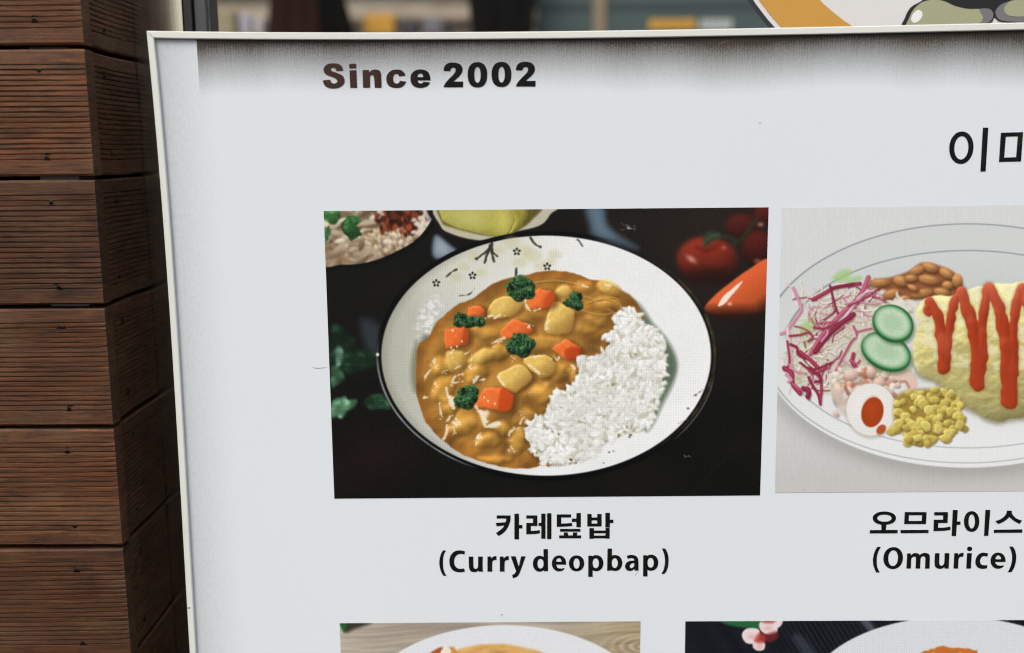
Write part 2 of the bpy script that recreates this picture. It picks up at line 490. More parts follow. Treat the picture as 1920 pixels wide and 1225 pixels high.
    cv.put(sat(.5 - sc / 3), np.clip(col, 0, 1))
    dk = [(1150, 590, 30, 18), (1105, 640, 22, 16), (1000, 665, 16, 9), (972, 773, 14, 20), (1084, 690, 8, 20), (1060, 720, 16, 24), (1000, 600, 16, 12), (915, 603, 14, 8), (1180, 566, 20, 12), (948, 835, 10, 18), (1006, 846, 12, 12), (1110, 655, 16, 10), (1090, 590, 10, 14), (988, 750, 20, 14)]
    sm = np.zeros(X.shape)
    for cx, cy, rx, ry in dk:
        sm = np.maximum(sm, np.exp(-(((X - cx) / rx) ** 2 + ((Y - cy) / ry) ** 2)))
    cv.put(.5 * sm * sat(.5 - sc / 6), (92, 56, 22))
    # wet shine: where the surface leans to the window
    Hs = blur(H + 5 * vnoise(X, Y, 11, 11, 27, 2), 1.3)
    sy, sx = np.gradient(Hs, 1 / cv.s)
    sz = 1 / np.sqrt(1 + sx ** 2 + sy ** 2)
    q = ((sx * sz - .52) ** 2 + (sy * sz - .30) ** 2) / .03
    shine = sat(np.exp(-q) * 1.7 - .55) * sat((-sc - 5) / 10) * (.25 + .75 * sat((985 - X) / 60) * sat((Y - 630) / 60))
    soft_sh = np.exp(-q / 5) * sat((-sc - 5) / 10)
    cv.put(.16 * soft_sh, (224, 186, 112))
    cv.put(.9 * sat(shine), (244, 232, 206))
    # onion slivers
    for p in ([(1096, 556), (1118, 562), (1150, 558), (1164, 572), (1158, 586)], [(1100, 568), (1130, 560), (1152, 566)], [(1140, 580), (1160, 594), (1150, 604)], [(1090, 582), (1120, 590), (1146, 588)], [(1000, 530), (1040, 526), (1080, 532)]):
        cv.stroke(p, 3, (206, 164, 82), soft=1.5, a=.6)
        cv.stroke([(x + 2, y + 2.5) for x, y in p], 1.5, (110, 66, 24), soft=1.2, a=.5)
    POT, CAR = (222, 186, 94), (232, 110, 48)
    def shadow(pts, dx=6, dy=4, a=.5):
        cv.poly([(x + dx, y + dy) for x, y in pts], (74, 42, 16), soft=5, a=a)
    pots = [[(913, 586), (927, 563), (952, 555), (970, 563), (977, 577), (957, 593), (925, 596)],
            [(1023, 603), (1031, 577), (1043, 566), (1070, 579), (1078, 591), (1068, 622), (1034, 627), (1021, 616)],
            [(935, 702), (955, 690), (979, 684), (998, 707), (979, 728), (958, 736), (941, 719)],
            [(982, 674), (1004, 667), (1030, 668), (1042, 690), (1022, 708), (996, 694)],
            [(876, 678), (905, 654), (930, 661), (912, 676), (896, 684)],
            [(838, 660), (858, 656), (872, 668), (866, 694), (846, 698), (838, 682)],
            [(1121, 530), (1140, 525), (1160, 536), (1168, 552), (1146, 552), (1126, 544)],
            [(1040, 548), (1056, 535), (1070, 540), (1072, 556), (1050, 558)]]
    for i, p in enumerate(pots):
        if i < 4:
            shadow(p)
        cv.body(p, POT, r=5 if i < 4 else 8, k=.42 if i < 4 else .6, fall=.24, spec=.25, seed=40 + i, a=1 if i < 4 else .72, soft=1.2 if i < 4 else 2.5)
        P = np.array(p, float)
        W = cv.win(P[:, 0].min() - 6, P[:, 1].min() - 6, P[:, 0].max() + 6, P[:, 1].max() + 6)
        lowf = sat((cv.Y[W] + .35 * cv.X[W] - (P[:, 1].mean() + .35 * P[:, 0].mean()) + 6 * (vnoise(cv.X[W], cv.Y[W], 9, 9, 80 + i) - .5)) / 20)
        cv.put(.36 * lowf * sat(.5 - poly_sd(cv.X[W], cv.Y[W], catmull(p)) / 5), (156, 106, 42), W)
    cars = [[(993, 551), (1010, 541), (1032, 545), (1041, 556), (1035, 573), (1016, 581), (995, 578), (989, 566)],
            [(877, 575), (901, 573), (910, 583), (904, 593), (878, 592)],
            [(835, 618), (872, 611), (879, 628), (874, 646), (836, 654), (834, 636)],
            [(938, 620), (961, 598), (988, 605), (1000, 620), (992, 628), (956, 635), (940, 632)],
            [(1034, 653), (1061, 636), (1087, 652), (1087, 668), (1064, 676), (1046, 664)],
            [(900, 742), (909, 728), (941, 727), (962, 742), (957, 767), (942, 772), (891, 762)]]
    for i, p in enumerate(cars):
        shadow(p, 8, 3, .6)
        q = []
        for j in range(len(p)):           # keep the cut corners crisp
            a, b = np.array(p[j]), np.array(p[(j + 1) % len(p)])
            q += [tuple(a * .9 + b * .1), tuple(a * .1 + b * .9)]
        cv.body(q, CAR, r=4.5, k=.5, fall=.22, spec=.22, seed=60 + i, smooth=True)
    cv.poly([(941, 727), (962, 742), (957, 767), (940, 771), (934, 764)], (196, 66, 20), soft=2, a=.75)
    cv.poly([(872, 611), (879, 628), (874, 646), (866, 640)], (176, 64, 24), soft=2, a=.7)
    cv.poly([(1034, 545), (1041, 556), (1035, 573), (1022, 578), (1020, 562)], (190, 66, 22), soft=2.5, a=.6)
    cv.poly([(1060, 655), (1087, 652), (1087, 668), (1064, 676)], (178, 54, 18), soft=3, a=.7)
    for x, y in ((908, 745), (915, 752), (928, 757), (849, 620), (866, 640), (857, 650), (846, 652)):
        cv.ell(x, y, 1.8, 2.4, (248, 214, 176), soft=.8, a=.9)
    # glints of the wet sauce: crescents along the lit side of each lump and loose flecks
    def glint(pts, w=2.6, a=.95):
        cv.stroke(pts, w, (244, 230, 200), soft=1.0, a=a * .8, wob=.8)
    G = [[(797, 707), (803, 699), (808, 694)], [(811, 690), (817, 687), (822, 684)], [(856, 690), (862, 687)], [(880, 687), (884, 684)], [(872, 664), (878, 661), (882, 657)], [(934, 706), (939, 715), (944, 722)], [(991, 685), (1000, 691), (1012, 701)],
         [(842, 745), (848, 748), (852, 756)], [(845, 751), (849, 760), (851, 766)], [(824, 757), (826, 770), (830, 782)], [(892, 762), (898, 771), (910, 774)], [(902, 772), (906, 785), (910, 799)], [(911, 772), (908, 782), (912, 790)], [(914, 800), (926, 796), (938, 794)],
         [(854, 785), (858, 790)], [(850, 800), (853, 810), (849, 815)], [(838, 798), (837, 812), (832, 822)], [(840, 788), (844, 782)], [(894, 820), (898, 814), (902, 811)], [(892, 834), (895, 829)], [(955, 816), (957, 810), (963, 804)], [(957, 836), (961, 843), (964, 847)], [(975, 795), (980, 784)],
         [(853, 718), (860, 716)], [(846, 722), (850, 712), (854, 706)], [(828, 700), (834, 696)], [(905, 712), (908, 711)], [(916, 594), (920, 592)], [(926, 598), (934, 593), (940, 590)], [(985, 563), (987, 574), (994, 582)], [(1004, 582), (1012, 579)], [(922, 644), (932, 638), (946, 634)], [(926, 642), (940, 640)],
         [(1094, 537), (1102, 538)], [(1135, 534), (1144, 537)], [(1030, 600), (1024, 612)], [(1022, 618), (1026, 616)], [(1038, 668), (1046, 676), (1048, 670)], [(1070, 684), (1078, 690)], [(958, 668), (966, 674)], [(850, 656), (846, 664)], [(1000, 668), (1012, 668)], [(795, 746), (802, 745)], [(836, 728), (840, 742)], [(990, 614), (993, 610)], [(860, 704), (870, 700)], [(888, 716), (896, 706)]]
    for g in G:
        glint(g, 2.4 + rs.rand() * 2.2)
        for j in range(2):
            x, y = g[rs.randint(len(g))]
            cv.ell(x + rs.randn() * 4, y + rs.randn() * 4, .7 + rs.rand() * 1.4, .7 + rs.rand(), (240, 224, 186), soft=.7, a=.8)
    cv.poly([(840, 742), (852, 746), (850, 764), (842, 758)], (242, 230, 206), soft=2, a=.8)
    cv.poly([(899, 772), (917, 772), (912, 786), (908, 800), (902, 786)], (240, 226, 198), soft=2.2, a=.75)
    cv.poly([(916, 797), (930, 790), (938, 792), (934, 800), (920, 803)], (240, 226, 198), soft=1.5, a=.85)
    # broccoli
    broccoli(cv, [(966, 540, 17), (984, 537, 17), (975, 528, 12), (990, 549, 11), (972, 553, 12)], 1, 70)
    broccoli(cv, [(1080, 556, 10), (1074, 566, 11), (1083, 572, 9), (1065, 567, 7)], 2, 45)
    broccoli(cv, [(864, 596, 11), (860, 604, 9), (885, 602, 10), (899, 603, 9), (876, 606, 8)], 3, 45)
    broccoli(cv, [(975, 636, 14), (990, 644, 12), (964, 650, 14), (980, 656, 14)], 4, 65)
    broccoli(cv, [(872, 736, 13), (886, 733, 10), (864, 752, 12), (876, 756, 11), (884, 746, 10)], 5, 60)
    # rice
    R0 = [(1182, 577), (1194, 588), (1203, 590), (1207, 606), (1226, 615), (1237, 631), (1247, 645), (1246, 681), (1242, 733), (1228, 757), (1228, 773), (1214, 801), (1186, 806), (1160, 814), (1138, 828), (1124, 840), (1110, 854), (1079, 862), (1055, 869), (1020, 866), (1007, 853), (993, 839), (990, 816), (988, 801), (1007, 785), (1022, 773), (1034, 745), (1044, 733), (1062, 740), (1065, 723), (1084, 705), (1089, 686), (1086, 671), (1110, 671), (1127, 660), (1137, 652), (1141, 638), (1130, 627), (1150, 620), (1155, 599), (1166, 586)]
    rp = catmull(R0, n=3)
    sr = poly_sd(X, Y, rp) + (vnoise(X, Y, 9, 9, 52) - .5) * 12
    cv.put(sat(.5 - (poly_sd(X, Y, rp + np.array([-5, 4])) / 8)) * .55, (70, 44, 20))
    rc = np.array([196, 195, 176]) + 0 * sr[..., None]
    cv.put(sat(.5 - sr / 2), rc / 255)
    pts = []
    while len(pts) < 1050:
        x, y = 984 + rs.rand() * 266, 576 + rs.rand() * 294
        i, j = int((y - cv.y0) * cv.s), int((x - cv.x0) * cv.s)
        if sr[i, j] < 1.5:
            pts.append((x, y))
    pts.sort(key=lambda p: p[1] - .3 * p[0] + rs.rand() * 60)
    big = vnoise(X, Y, 34, 30, 54, 2)
    for x, y in pts:
        i, j = int((y - cv.y0) * cv.s), int((x - cv.x0) * cv.s)
        b = .91 + .14 * big[i, j] + rs.randn() * .035
        a = 6 * big[i, j] + rs.randn() * .7
        rx, ry = 5.5 + rs.rand() * 3.0, 2.7 + rs.rand() * 1.1
        cv.ell(x + 1.3, y + 1.7, rx, ry, np.array([198, 197, 178]), ang=a, soft=1.6, a=.42)
        cv.ell(x, y, rx, ry, np.clip(np.array([246, 247, 242]) * b, 0, 250), ang=a, soft=1.1, a=.86, grad=(-.3, -.6, .10))
    for x, y in ((1110, 650), (1068, 738), (1050, 812), (1092, 790), (1187, 663), (1150, 720), (1222, 753), (1180, 800), (1158, 816), (1070, 866), (1012, 846), (1020, 800), (1132, 776), (1062, 700)):
        for j in range(4):
            cv.ell(x + rs.randn() * 5, y + rs.randn() * 3, 1.5 + rs.rand() * 3, 1 + rs.rand() * 1.5, (124, 110, 66), ang=rs.rand() * 3, soft=1.1, a=.6)
    gap = sat((vnoise(X, Y, 8, 7, 56, 2) - .60) * 7) * sat((vnoise(X, Y, 40, 36, 57, 2) - .38) * 4) * sat(-sr / 4)
    cv.put(.30 * gap, (168, 164, 132))
    cv.put(.30 * sat((vnoise(X, Y, 60, 44, 58, 2) - .5) * 4) * sat(-sr / 6), (204, 205, 192))
    # crumbs and marks on the lower rim of the bowl
    for x, y, r in ((1182, 816, 3), (1180, 820, 2), (1142, 848, 2), (1150, 846, 1.5), (1290, 766, 2.5), (1304, 741, 2.5), (1312, 735, 1.5), (1070, 862, 3), (1080, 868, 2), (1132, 868, 1.5)):
        cv.ell(x, y, r, r * .7, (66, 60, 46), soft=.9, a=.85)
    cv.stroke([(1300, 743), (1318, 731)], 1.2, (120, 104, 80), a=.7)
    cv.stroke([(1270, 795), (1288, 786)], 1.5, (160, 160, 150), a=.7)
    cv.blur(.42)
    # scuffs of the print itself
    for i in range(26):
        cv.ell(1181 + rs.randn() * 6, 427 + rs.randn() * 2.4, 1.6, .6, (176, 178, 180), ang=.25, soft=.6, a=.5)
    cv.stroke([(1164, 417), (1176, 426), (1192, 430)], .8, (150, 154, 156), a=.6)
    for i in range(8):
        cv.ell(1288 + rs.randn() * 4, 855 + rs.randn() * 2, 1.2, .8, (150, 150, 148), soft=.5, a=.7)
    cv.stroke([(1292, 930), (1340, 880), (1390, 826)], .7, (50, 46, 42), a=.5)
    cv.stroke([(1395, 668), (1436, 652)], .7, (44, 42, 40), a=.5)
    L = cv.C @ np.array([.3, .59, .11])
    cv.C = cv.C * .95 + L[..., None] * .05 + .004
    cv.ribs(.027, 8)
    return cv


def paint_omurice():
    cv = Canvas(1440, 378, 2060, 935, 1.15, (213, 215, 212))
    X, Y = cv.X, cv.Y
    rs = np.random.RandomState(7)
    t = sat((Y - 700) / 200)[..., None]
    cv.C = cv.C * (1 - t) + np.array([196, 196, 191]) / 255 * t
    # shade on the cloth below the plate
    def E(cx, cy, rx, ry):
        return (np.sqrt(((X - cx) / rx) ** 2 + ((Y - cy) / ry) ** 2) - 1) * ry
    cv.put(.5 * np.exp(-(np.maximum(E(1812, 655, 376, 225), 0) / 20) ** 2) * sat((Y - 640) / 120), (146, 146, 140))
    cv.C *= (.985 + .03 * vnoise(X, Y, 3, 20, 3)[..., None])
    plate = np.minimum(E(1815, 648, 386, 228), E(1812, 652, 376, 225))
    tt = sat((Y - 560) / 260)[..., None]
    cv.put(sat(.5 - plate / 2), np.array([207, 211, 208]) / 255 * (1 - tt) + np.array([229, 231, 229]) / 255 * tt)
    for e, lo in ((E(1815, 648, 385, 228), 0), (E(1815, 655, 346, 185), 0)):
        cv.put(.75 * np.exp(-(e / 1.1) ** 2) * sat((640 - Y) / 40), (112, 118, 120))
    for e in (E(1812, 646, 380, 222), E(1815, 655, 347, 185)):
        cv.put(.55 * np.exp(-(e / .9) ** 2) * sat((Y - 660) / 60), (112, 116, 116))
    inner = E(1815, 655, 340, 181)
    cv.put(.35 * sat(-inner / 60) * sat((600 - Y) / 60), (190, 195, 190))
    # pale shredded cabbage
    cab = [(1478, 650), (1490, 610), (1540, 570), (1590, 545), (1640, 540), (1690, 560), (1700, 620), (1690, 700), (1620, 720), (1560, 740), (1520, 730), (1480, 700)]
    cp = catmull(cab)
    sd = poly_sd(X, Y, cp)
    cv.put(sat(.5 - sd / 8), (206, 205, 186))
    for i in range(420):
        x, y = 1475 + rs.rand() * 225, 540 + rs.rand() * 195
        if not inside(cp, x, y):
            continue
        t = rs.rand()
        col = np.array([166, 162, 130]) * (1 - t) + np.array([226, 226, 214]) * t
        a = rs.rand() * 3.14
        L = 6 + rs.rand() * 14
        cv.stroke([(x - L * math.cos(a), y - L * math.sin(a)), (x + rs.randn() * 4, y + rs.randn() * 4), (x + L * math.cos(a), y + L * math.sin(a))], 1.5 + rs.rand() * 3, col, a=.75)
    for p in ([(1500, 612), (1520, 598), (1540, 602), (1520, 622), (1498, 628)], [(1586, 526), (1610, 518), (1616, 524), (1592, 534)], [(1560, 522), (1580, 506), (1598, 510), (1580, 530)], [(1504, 640), (1516, 632), (1520, 640), (1508, 648)]):
        cv.poly(p, (160, 196, 122), soft=4, a=.75)
    # red cabbage shreds
    RC = [(142, 44, 68), (120, 34, 56), (168, 78, 100), (214, 178, 186), (196, 128, 146)]
    main = [([(1487, 540), (1496, 560), (1502, 580), (1490, 600), (1474, 620), (1464, 626)], 5, 4), ([(1476, 615), (1480, 650), (1482, 690)], 8, 3), ([(1476, 640), (1480, 680), (1470, 694)], 4, 0),
            ([(1524, 562), (1546, 550), (1564, 540), (1590, 535), (1612, 532)], 7, 0), ([(1556, 536), (1562, 560), (1566, 576), (1572, 590)], 4, 1), ([(1560, 540), (1600, 532)], 4, 1),
            ([(1628, 520), (1616, 548), (1598, 570), (1570, 596), (1540, 630), (1520, 664)], 8, 2), ([(1632, 540), (1606, 566), (1580, 600), (1560, 624), (1530, 654)], 5, 3), ([(1600, 590), (1570, 612), (1548, 634), (1528, 660)], 9, 1),
            ([(1584, 570), (1606, 566), (1636, 570), (1660, 566)], 3, 4), ([(1626, 536), (1640, 556), (1660, 564)], 3, 2), ([(1606, 560), (1630, 546), (1656, 552)], 3, 3), ([(1590, 574), (1620, 560), (1650, 540)], 3, 0),
            ([(1480, 630), (1500, 628), (1516, 624), (1524, 634), (1516, 640)], 4, 0), ([(1482, 646), (1494, 652), (1496, 664), (1510, 672)], 5, 1), ([(1500, 660), (1510, 668), (1520, 676), (1534, 690)], 7, 0),
            ([(1600, 612), (1606, 628), (1594, 644), (1580, 670), (1566, 696)], 4, 2), ([(1586, 610), (1598, 618), (1604, 632)], 3, 3), ([(1608, 622), (1624, 618), (1634, 616)], 3, 2),
            ([(1470, 690), (1484, 700), (1486, 720), (1500, 738)], 8, 0), ([(1480, 684), (1492, 696), (1510, 700)], 4, 4), ([(1500, 680), (1514, 690), (1530, 692), (1560, 680)], 4, 1), ([(1516, 694), (1528, 700), (1550, 690)], 5, 0),
            ([(1486, 720), (1500, 730), (1518, 736), (1516, 748)], 5, 2), ([(1516, 708), (1524, 724), (1534, 740), (1538, 758)], 5, 1), ([(1536, 702), (1540, 726), (1538, 752)], 5, 0), ([(1520, 690), (1540, 712), (1528, 716)], 5, 1),
            ([(1600, 664), (1598, 680), (1606, 690)], 7, 0), ([(1594, 676), (1606, 682), (1612, 676)], 4, 2), ([(1506, 728), (1516, 732), (1514, 744)], 8, 1), ([(1474, 702), (1484, 712), (1478, 716)], 5, 4), ([(1536, 610), (1552, 622), (1540, 640)], 4, 4), ([(1530, 606), (1556, 604), (1570, 600)], 3, 2), ([(1526, 614), (1544, 616), (1570, 606)], 4, 0)]
    def shred(x, y, a, L, w, c, turn):
        pts = [(x, y)]
        da = rs.randn() * turn
        for k in range(6):
            a += da + rs.randn() * .25
            da *= .9
            x, y = x + L / 6 * math.cos(a), y + L / 6 * math.sin(a)
            pts.append((x, y))
        if min(u for u, v in pts) < 1472 or max(v for u, v in pts) > 742 or min(v for u, v in pts) < 522:
            return
        cv.stroke([(u + 1, v + 1.5) for u, v in pts], w, (120, 96, 84), soft=1.2, a=.35)
        cv.stroke(pts, w, c, soft=.7, a=.95)
        if w > 2.2:
            cv.stroke([(u - .4, v - .5) for u, v in pts], w * .45, np.clip(np.array(c) * .6 + 95, 0, 238), soft=.7, a=.8)
    for i in range(150):
        k = rs.rand()
        x, y = (1592 + rs.randn() * 36, 566 + rs.randn() * 20) if k < .45 else (1522 + rs.randn() * 28, 660 + rs.randn() * 40)
        if x < 1466:
            continue
        pale = rs.rand() < .72
        c = [(224, 220, 200), (214, 206, 178), (232, 226, 216), (222, 198, 200)][rs.randint(4)] if pale else RC[rs.randint(5)]
        shred(x, y, rs.rand() * 6.28, 26 + rs.rand() * 44, 1.2 + rs.rand() * 2.4, c, .28)
    for i in range(16):
        k = rs.rand()
        x, y = (1600 + rs.randn() * 32, 562 + rs.randn() * 18) if k < .5 else (1520 + rs.randn() * 26, 670 + rs.randn() * 34)
        a = rs.rand() * 3.14 if k > .5 else -.8 + rs.randn() * .6
        L = 8 + rs.rand() * 12
        c = RC[rs.randint(5)]
        cv.stroke([(x - L * math.cos(a), y - L * math.sin(a)), (x + rs.randn() * 5, y + rs.randn() * 5), (x + L * math.cos(a), y + L * math.sin(a))], 1.2 + rs.rand() * 2, c, a=.8)
    for p, w, c in main:
        cv.stroke([(x + 1.5, y + 2) for x, y in p], w, (96, 60, 62), soft=1.6, a=.4)
        cv.stroke(p, w, RC[c], soft=.8)
        cv.stroke([(x - .6, y - .8) for x, y in p], max(1, w * .3), np.clip(np.array(RC[c]) * 1.25 + 30, 0, 235), soft=.8, a=.7)
    # baked beans
    cv.poly([(1630, 528), (1670, 520), (1705, 508), (1728, 493), (1760, 498), (1790, 512), (1804, 535), (1802, 556), (1770, 560), (1730, 560), (1700, 562), (1672, 550), (1650, 540)], (146, 92, 58), soft=3)
    for x, y, rx, ry, a in ((1745, 502, 17, 9, .3), (1776, 514, 17, 9, .6), (1718, 508, 16, 8, -.5), (1650, 530, 20, 8, -.1), (1690, 528, 16, 10, .4), (1743, 525, 22, 9, .2), (1794, 528, 10, 15, .1), (1670, 552, 16, 9, -.4), (1728, 550, 22, 8, -.2), (1776, 536, 10, 9, 0), (1712, 540, 12, 6, .5), (1697, 560, 10, 6, 0), (1766, 548, 16, 8, .2), (1708, 522, 12, 7, 0)):
        cv.ell(x + 1, y + 4, rx, ry, (96, 48, 26), ang=a, soft=3, a=.7)
        cv.ell(x, y, rx, ry, (182, 128, 74), ang=a, soft=1.5, grad=(-.2, -.8, .7))
        cv.ell(x - 3, y - ry * .45, rx * .4, 1.6, (224, 182, 132), ang=a, soft=1.5, a=.6)
    # shrimp salad
    for i in range(150):
        x, y = 1620 + rs.randn() * 34, 722 + rs.randn() * 22
        if y < 692 or x > 1718 or x < 1562:
            continue
        t = rs.rand()
        col = [(214, 186, 168), (196, 140, 116), (178, 112, 86), (226, 212, 196)][rs.randint(4)]
        cv.ell(x, y, 5 + rs.rand() * 7, 3 + rs.rand() * 5, col, ang=rs.rand() * 3, soft=1.6, a=.85, grad=(-.3, -.7, .5))
    for x, y, rx, ry in ((1633, 698, 9, 13), (1596, 704, 14, 10), (1570, 740, 10, 22), (1648, 718, 12, 10)):
        cv.ell(x, y, rx, ry, (218, 188, 170), soft=2, grad=(-.3, -.7, .5))
    cv.stroke([(1684, 706), (1694, 702), (1708, 708), (1714, 722)], 15, (222, 194, 178), soft=1.5)
    cv.stroke([(1688, 716), (1698, 716), (1704, 726)], 6, (190, 116, 88), soft=2, a=.8)
    cv.poly([(1560, 730), (1584, 742), (1590, 780), (1572, 770)], (206, 190, 176), soft=4, a=.8)
    # onion/lettuce bits by the cucumber
    for i in range(60):
        cv.ell(1688 + rs.randn() * 18, 574 + rs.randn() * 10, 6, 2.4, (224, 220, 206), ang=rs.rand() * 3, soft=1.2, a=.8)
    # omelette
    om = catmull([(1716, 600), (1724, 574), (1742, 556), (1790, 552), (1850, 536), (1920, 528), (1990, 530), (2060, 560), (2100, 660), (2060, 760), (1990, 790), (1925, 782), (1880, 790), (1840, 780), (1800, 755), (1760, 720), (1722, 700), (1712, 660)])
    so = poly_sd(X, Y, om) + (vnoise(X, Y, 22, 18, 12) - .5) * 9
    H = 26 * np.sqrt(sat(-so / 90)) * 2 + 7 * vnoise(X, Y, 34, 22, 13, 3) + 2.0 * vnoise(X, Y, 9, 6, 14, 2)
    gy, gx = np.gradient(blur(H, 1.2), 1 / cv.s)
    nz = 1 / np.sqrt(1 + gx ** 2 + gy ** 2)
    lit = (gx * .3 + gy * .75) * nz
    col = np.array([203, 193, 124]) / 255 * np.clip(1.0 + .42 * lit, .62, 1.3)[..., None]
    top = sat((650 - Y) / 110)[..., None]
    col = col * (1 - .55 * top) + np.array([226, 222, 182]) / 255 * np.clip(1 + .3 * lit, .8, 1.2)[..., None] * .55 * top
    wh = sat((vnoise(X, Y, 22, 14, 15, 3) - .50) * 6) * sat((720 - Y) / 40)
    col = col * (1 - .62 * wh[..., None]) + np.array([230, 227, 192]) / 255 * .62 * wh[..., None]
    low = sat((Y - 700) / 90)[..., None]
    col = col * (1 - .10 * low * np.array([1, .9, .9]))
    cv.put(.55 * np.exp(-(np.maximum(so, 0) / 7) ** 2) * sat((Y - 640) / 60), (110, 100, 66))
    cv.put(sat(.5 - so / 3), np.clip(col, 0, 1))
    cv.stroke([(1700, 632), (1716, 616), (1722, 600)], 7, (220, 218, 200), soft=1.5)
    # cucumber
    def cuc(cx, cy, rx, ry, a):
        cv.ell(cx + 2, cy + 5, rx + 1, ry, (70, 84, 50), ang=a, soft=4, a=.6)
        cv.ell(cx, cy, rx, ry, (30, 92, 50), ang=a, soft=1)
        cv.ell(cx - .5, cy - 1.5, rx - 3.5, ry - 4.5, (112, 166, 112), ang=a, soft=3)
        cv.ell(cx - .5, cy - 2, rx - 7, ry - 8, (188, 212, 182), ang=a, soft=4)
        cv.ell(cx - 1, cy - 2, rx * .5, ry * .45, (166, 198, 160), ang=a, soft=6, a=.7)
        for i in range(26):
            q = rs.rand() * 6.28
            k = .45 + .2 * rs.rand()
            u, v = rx * k * math.cos(q), ry * k * math.sin(q)
            cv.ell(cx + u * math.cos(a) - v * math.sin(a), cy + u * math.sin(a) + v * math.cos(a) - 2, 2.6, 1.2, (206, 222, 196), ang=q + a, soft=.9, a=.6)
    cuc(1661, 660, 49, 34, .45)
    cuc(1674, 607, 40, 34, .55)
    # half egg
    cv.ell(1634, 772, 48, 50, (150, 140, 120), soft=4, a=.5)
    cv.ell(1633, 768, 46.5, 49, (228, 226, 219), soft=1.1, ang=-.1)
    cv.ell(1628, 760, 34, 34, (234, 232, 226), soft=12, a=.8)
    cv.ell(1635.5, 773, 20.5, 28.5, (164, 62, 24), ang=.22, soft=1.1)
    cv.ell(1634, 768, 12, 18, (176, 72, 30), ang=.22, soft=8, a=.8)
    cv.ell(1652, 805.5, 7.6, 10.5, (176, 82, 44), ang=.75, soft=1.1)
    # sweetcorn
    K = []
    while len(K) < 95:
        x, y = 1672 + rs.rand() * 140, 722 + rs.rand() * 116
        if ((x - 1738) / 68) ** 2 + ((y - 780) / 54) ** 2 < 1 and ((x - 1633) / 49) ** 2 + ((y - 768) / 51) ** 2 > 1:
            K.append((x, y))
    K += [(1808, 804), (1794, 756), (1784, 738), (1672, 808), (1700, 826), (1746, 824), (1770, 822), (1724, 826), (1788, 804)]
    K.sort(key=lambda p: p[1] + rs.rand() * 20)
    cv.poly([(1680, 745), (1720, 730), (1770, 735), (1796, 770), (1780, 815), (1720, 825), (1680, 800)], (160, 134, 62), soft=5)
    for q, (x, y) in enumerate(K):
        t = rs.rand()
        col = np.array([180, 160, 74]) * (1 - t) + np.array([212, 198, 112]) * t
        r = 6.5 + rs.rand() * 5
        a0 = rs.rand() * 6
        pts = [(x + r * (.75 + .45 * rs.rand()) * math.cos(a0 + k * 1.05), y + r * (.65 + .4 * rs.rand()) * math.sin(a0 + k * 1.05)) for k in range(6)]
        cv.poly([(u + 1.5, v + 2.5) for u, v in pts], (112, 88, 34), soft=2, a=.7, n=4)
        cv.body(pts, col, r=5, k=.6, seed=500 + q, low=.7, spec=.2)
    # ketchup zigzag
    path = [(1741, 572), (1736, 583), (1742, 588)], [(1742, 566), (1752, 582), (1762, 612), (1768, 650), (1768, 692)], [(1772, 690), (1778, 630), (1786, 580), (1793, 556)], [(1801, 548), (1814, 580), (1824, 620), (1832, 680), (1833, 722)], [(1836, 700), (1842, 630), (1846, 580), (1853, 540)], [(1856, 540), (1870, 570), (1882, 620), (1890, 690), (1894, 754)], [(1898, 700), (1900, 620), (1906, 570), (1913, 538)], [(1916, 540), (1932, 580), (1944, 650), (1950, 740)], [(1954, 700), (1962, 600), (1972, 545)], [(1974, 545), (1990, 600), (2000, 690)]
    wd = 15, 24, 20, 27, 23, 30, 22, 30, 22, 28
    T = np.full(X.shape, -1e9)
    for p, w in zip(path, wd):
        P = catmull(p, False, 8)
        d = seg_dist(X, Y, P, False)
        T = np.maximum(T, (w / 2 - .5) * (.74 + .28 * sat((Y - 545) / 150)) - d + (vnoise(X, Y, 17, 21, 19, 2) - .5) * 9)
    cv.put(.4 * sat((T + 6) / 8), (120, 96, 50))
    h = np.sqrt(sat(1 - (1 - sat(T / 12)) ** 2)) * 12
    gy, gx = np.gradient(blur(h, 1.2), 1 / cv.s)
    nz = 1 / np.sqrt(1 + gx ** 2 + gy ** 2)
    sh = np.clip(.98 + .28 * (gx * .4 + gy * .5) * nz, .7, 1.25)
    lg = sat((600 - Y) / 70)[..., None]
    lg = np.maximum(lg, .55 * sat((vnoise(X, Y, 26, 40, 24, 2) - .52) * 5)[..., None] * sat((690 - Y) / 60)[..., None])
    kc = (np.array([170, 62, 32]) * (1 - lg) + np.array([200, 98, 70]) * lg) / 255 * sh[..., None] * (.92 + .16 * vnoise(X, Y, 20, 30, 23)[..., None])
    cv.put(sat(.5 + T / 2), kc)
    cv.blur(.42)
    cv.ribs(.018, 18)
    return cv


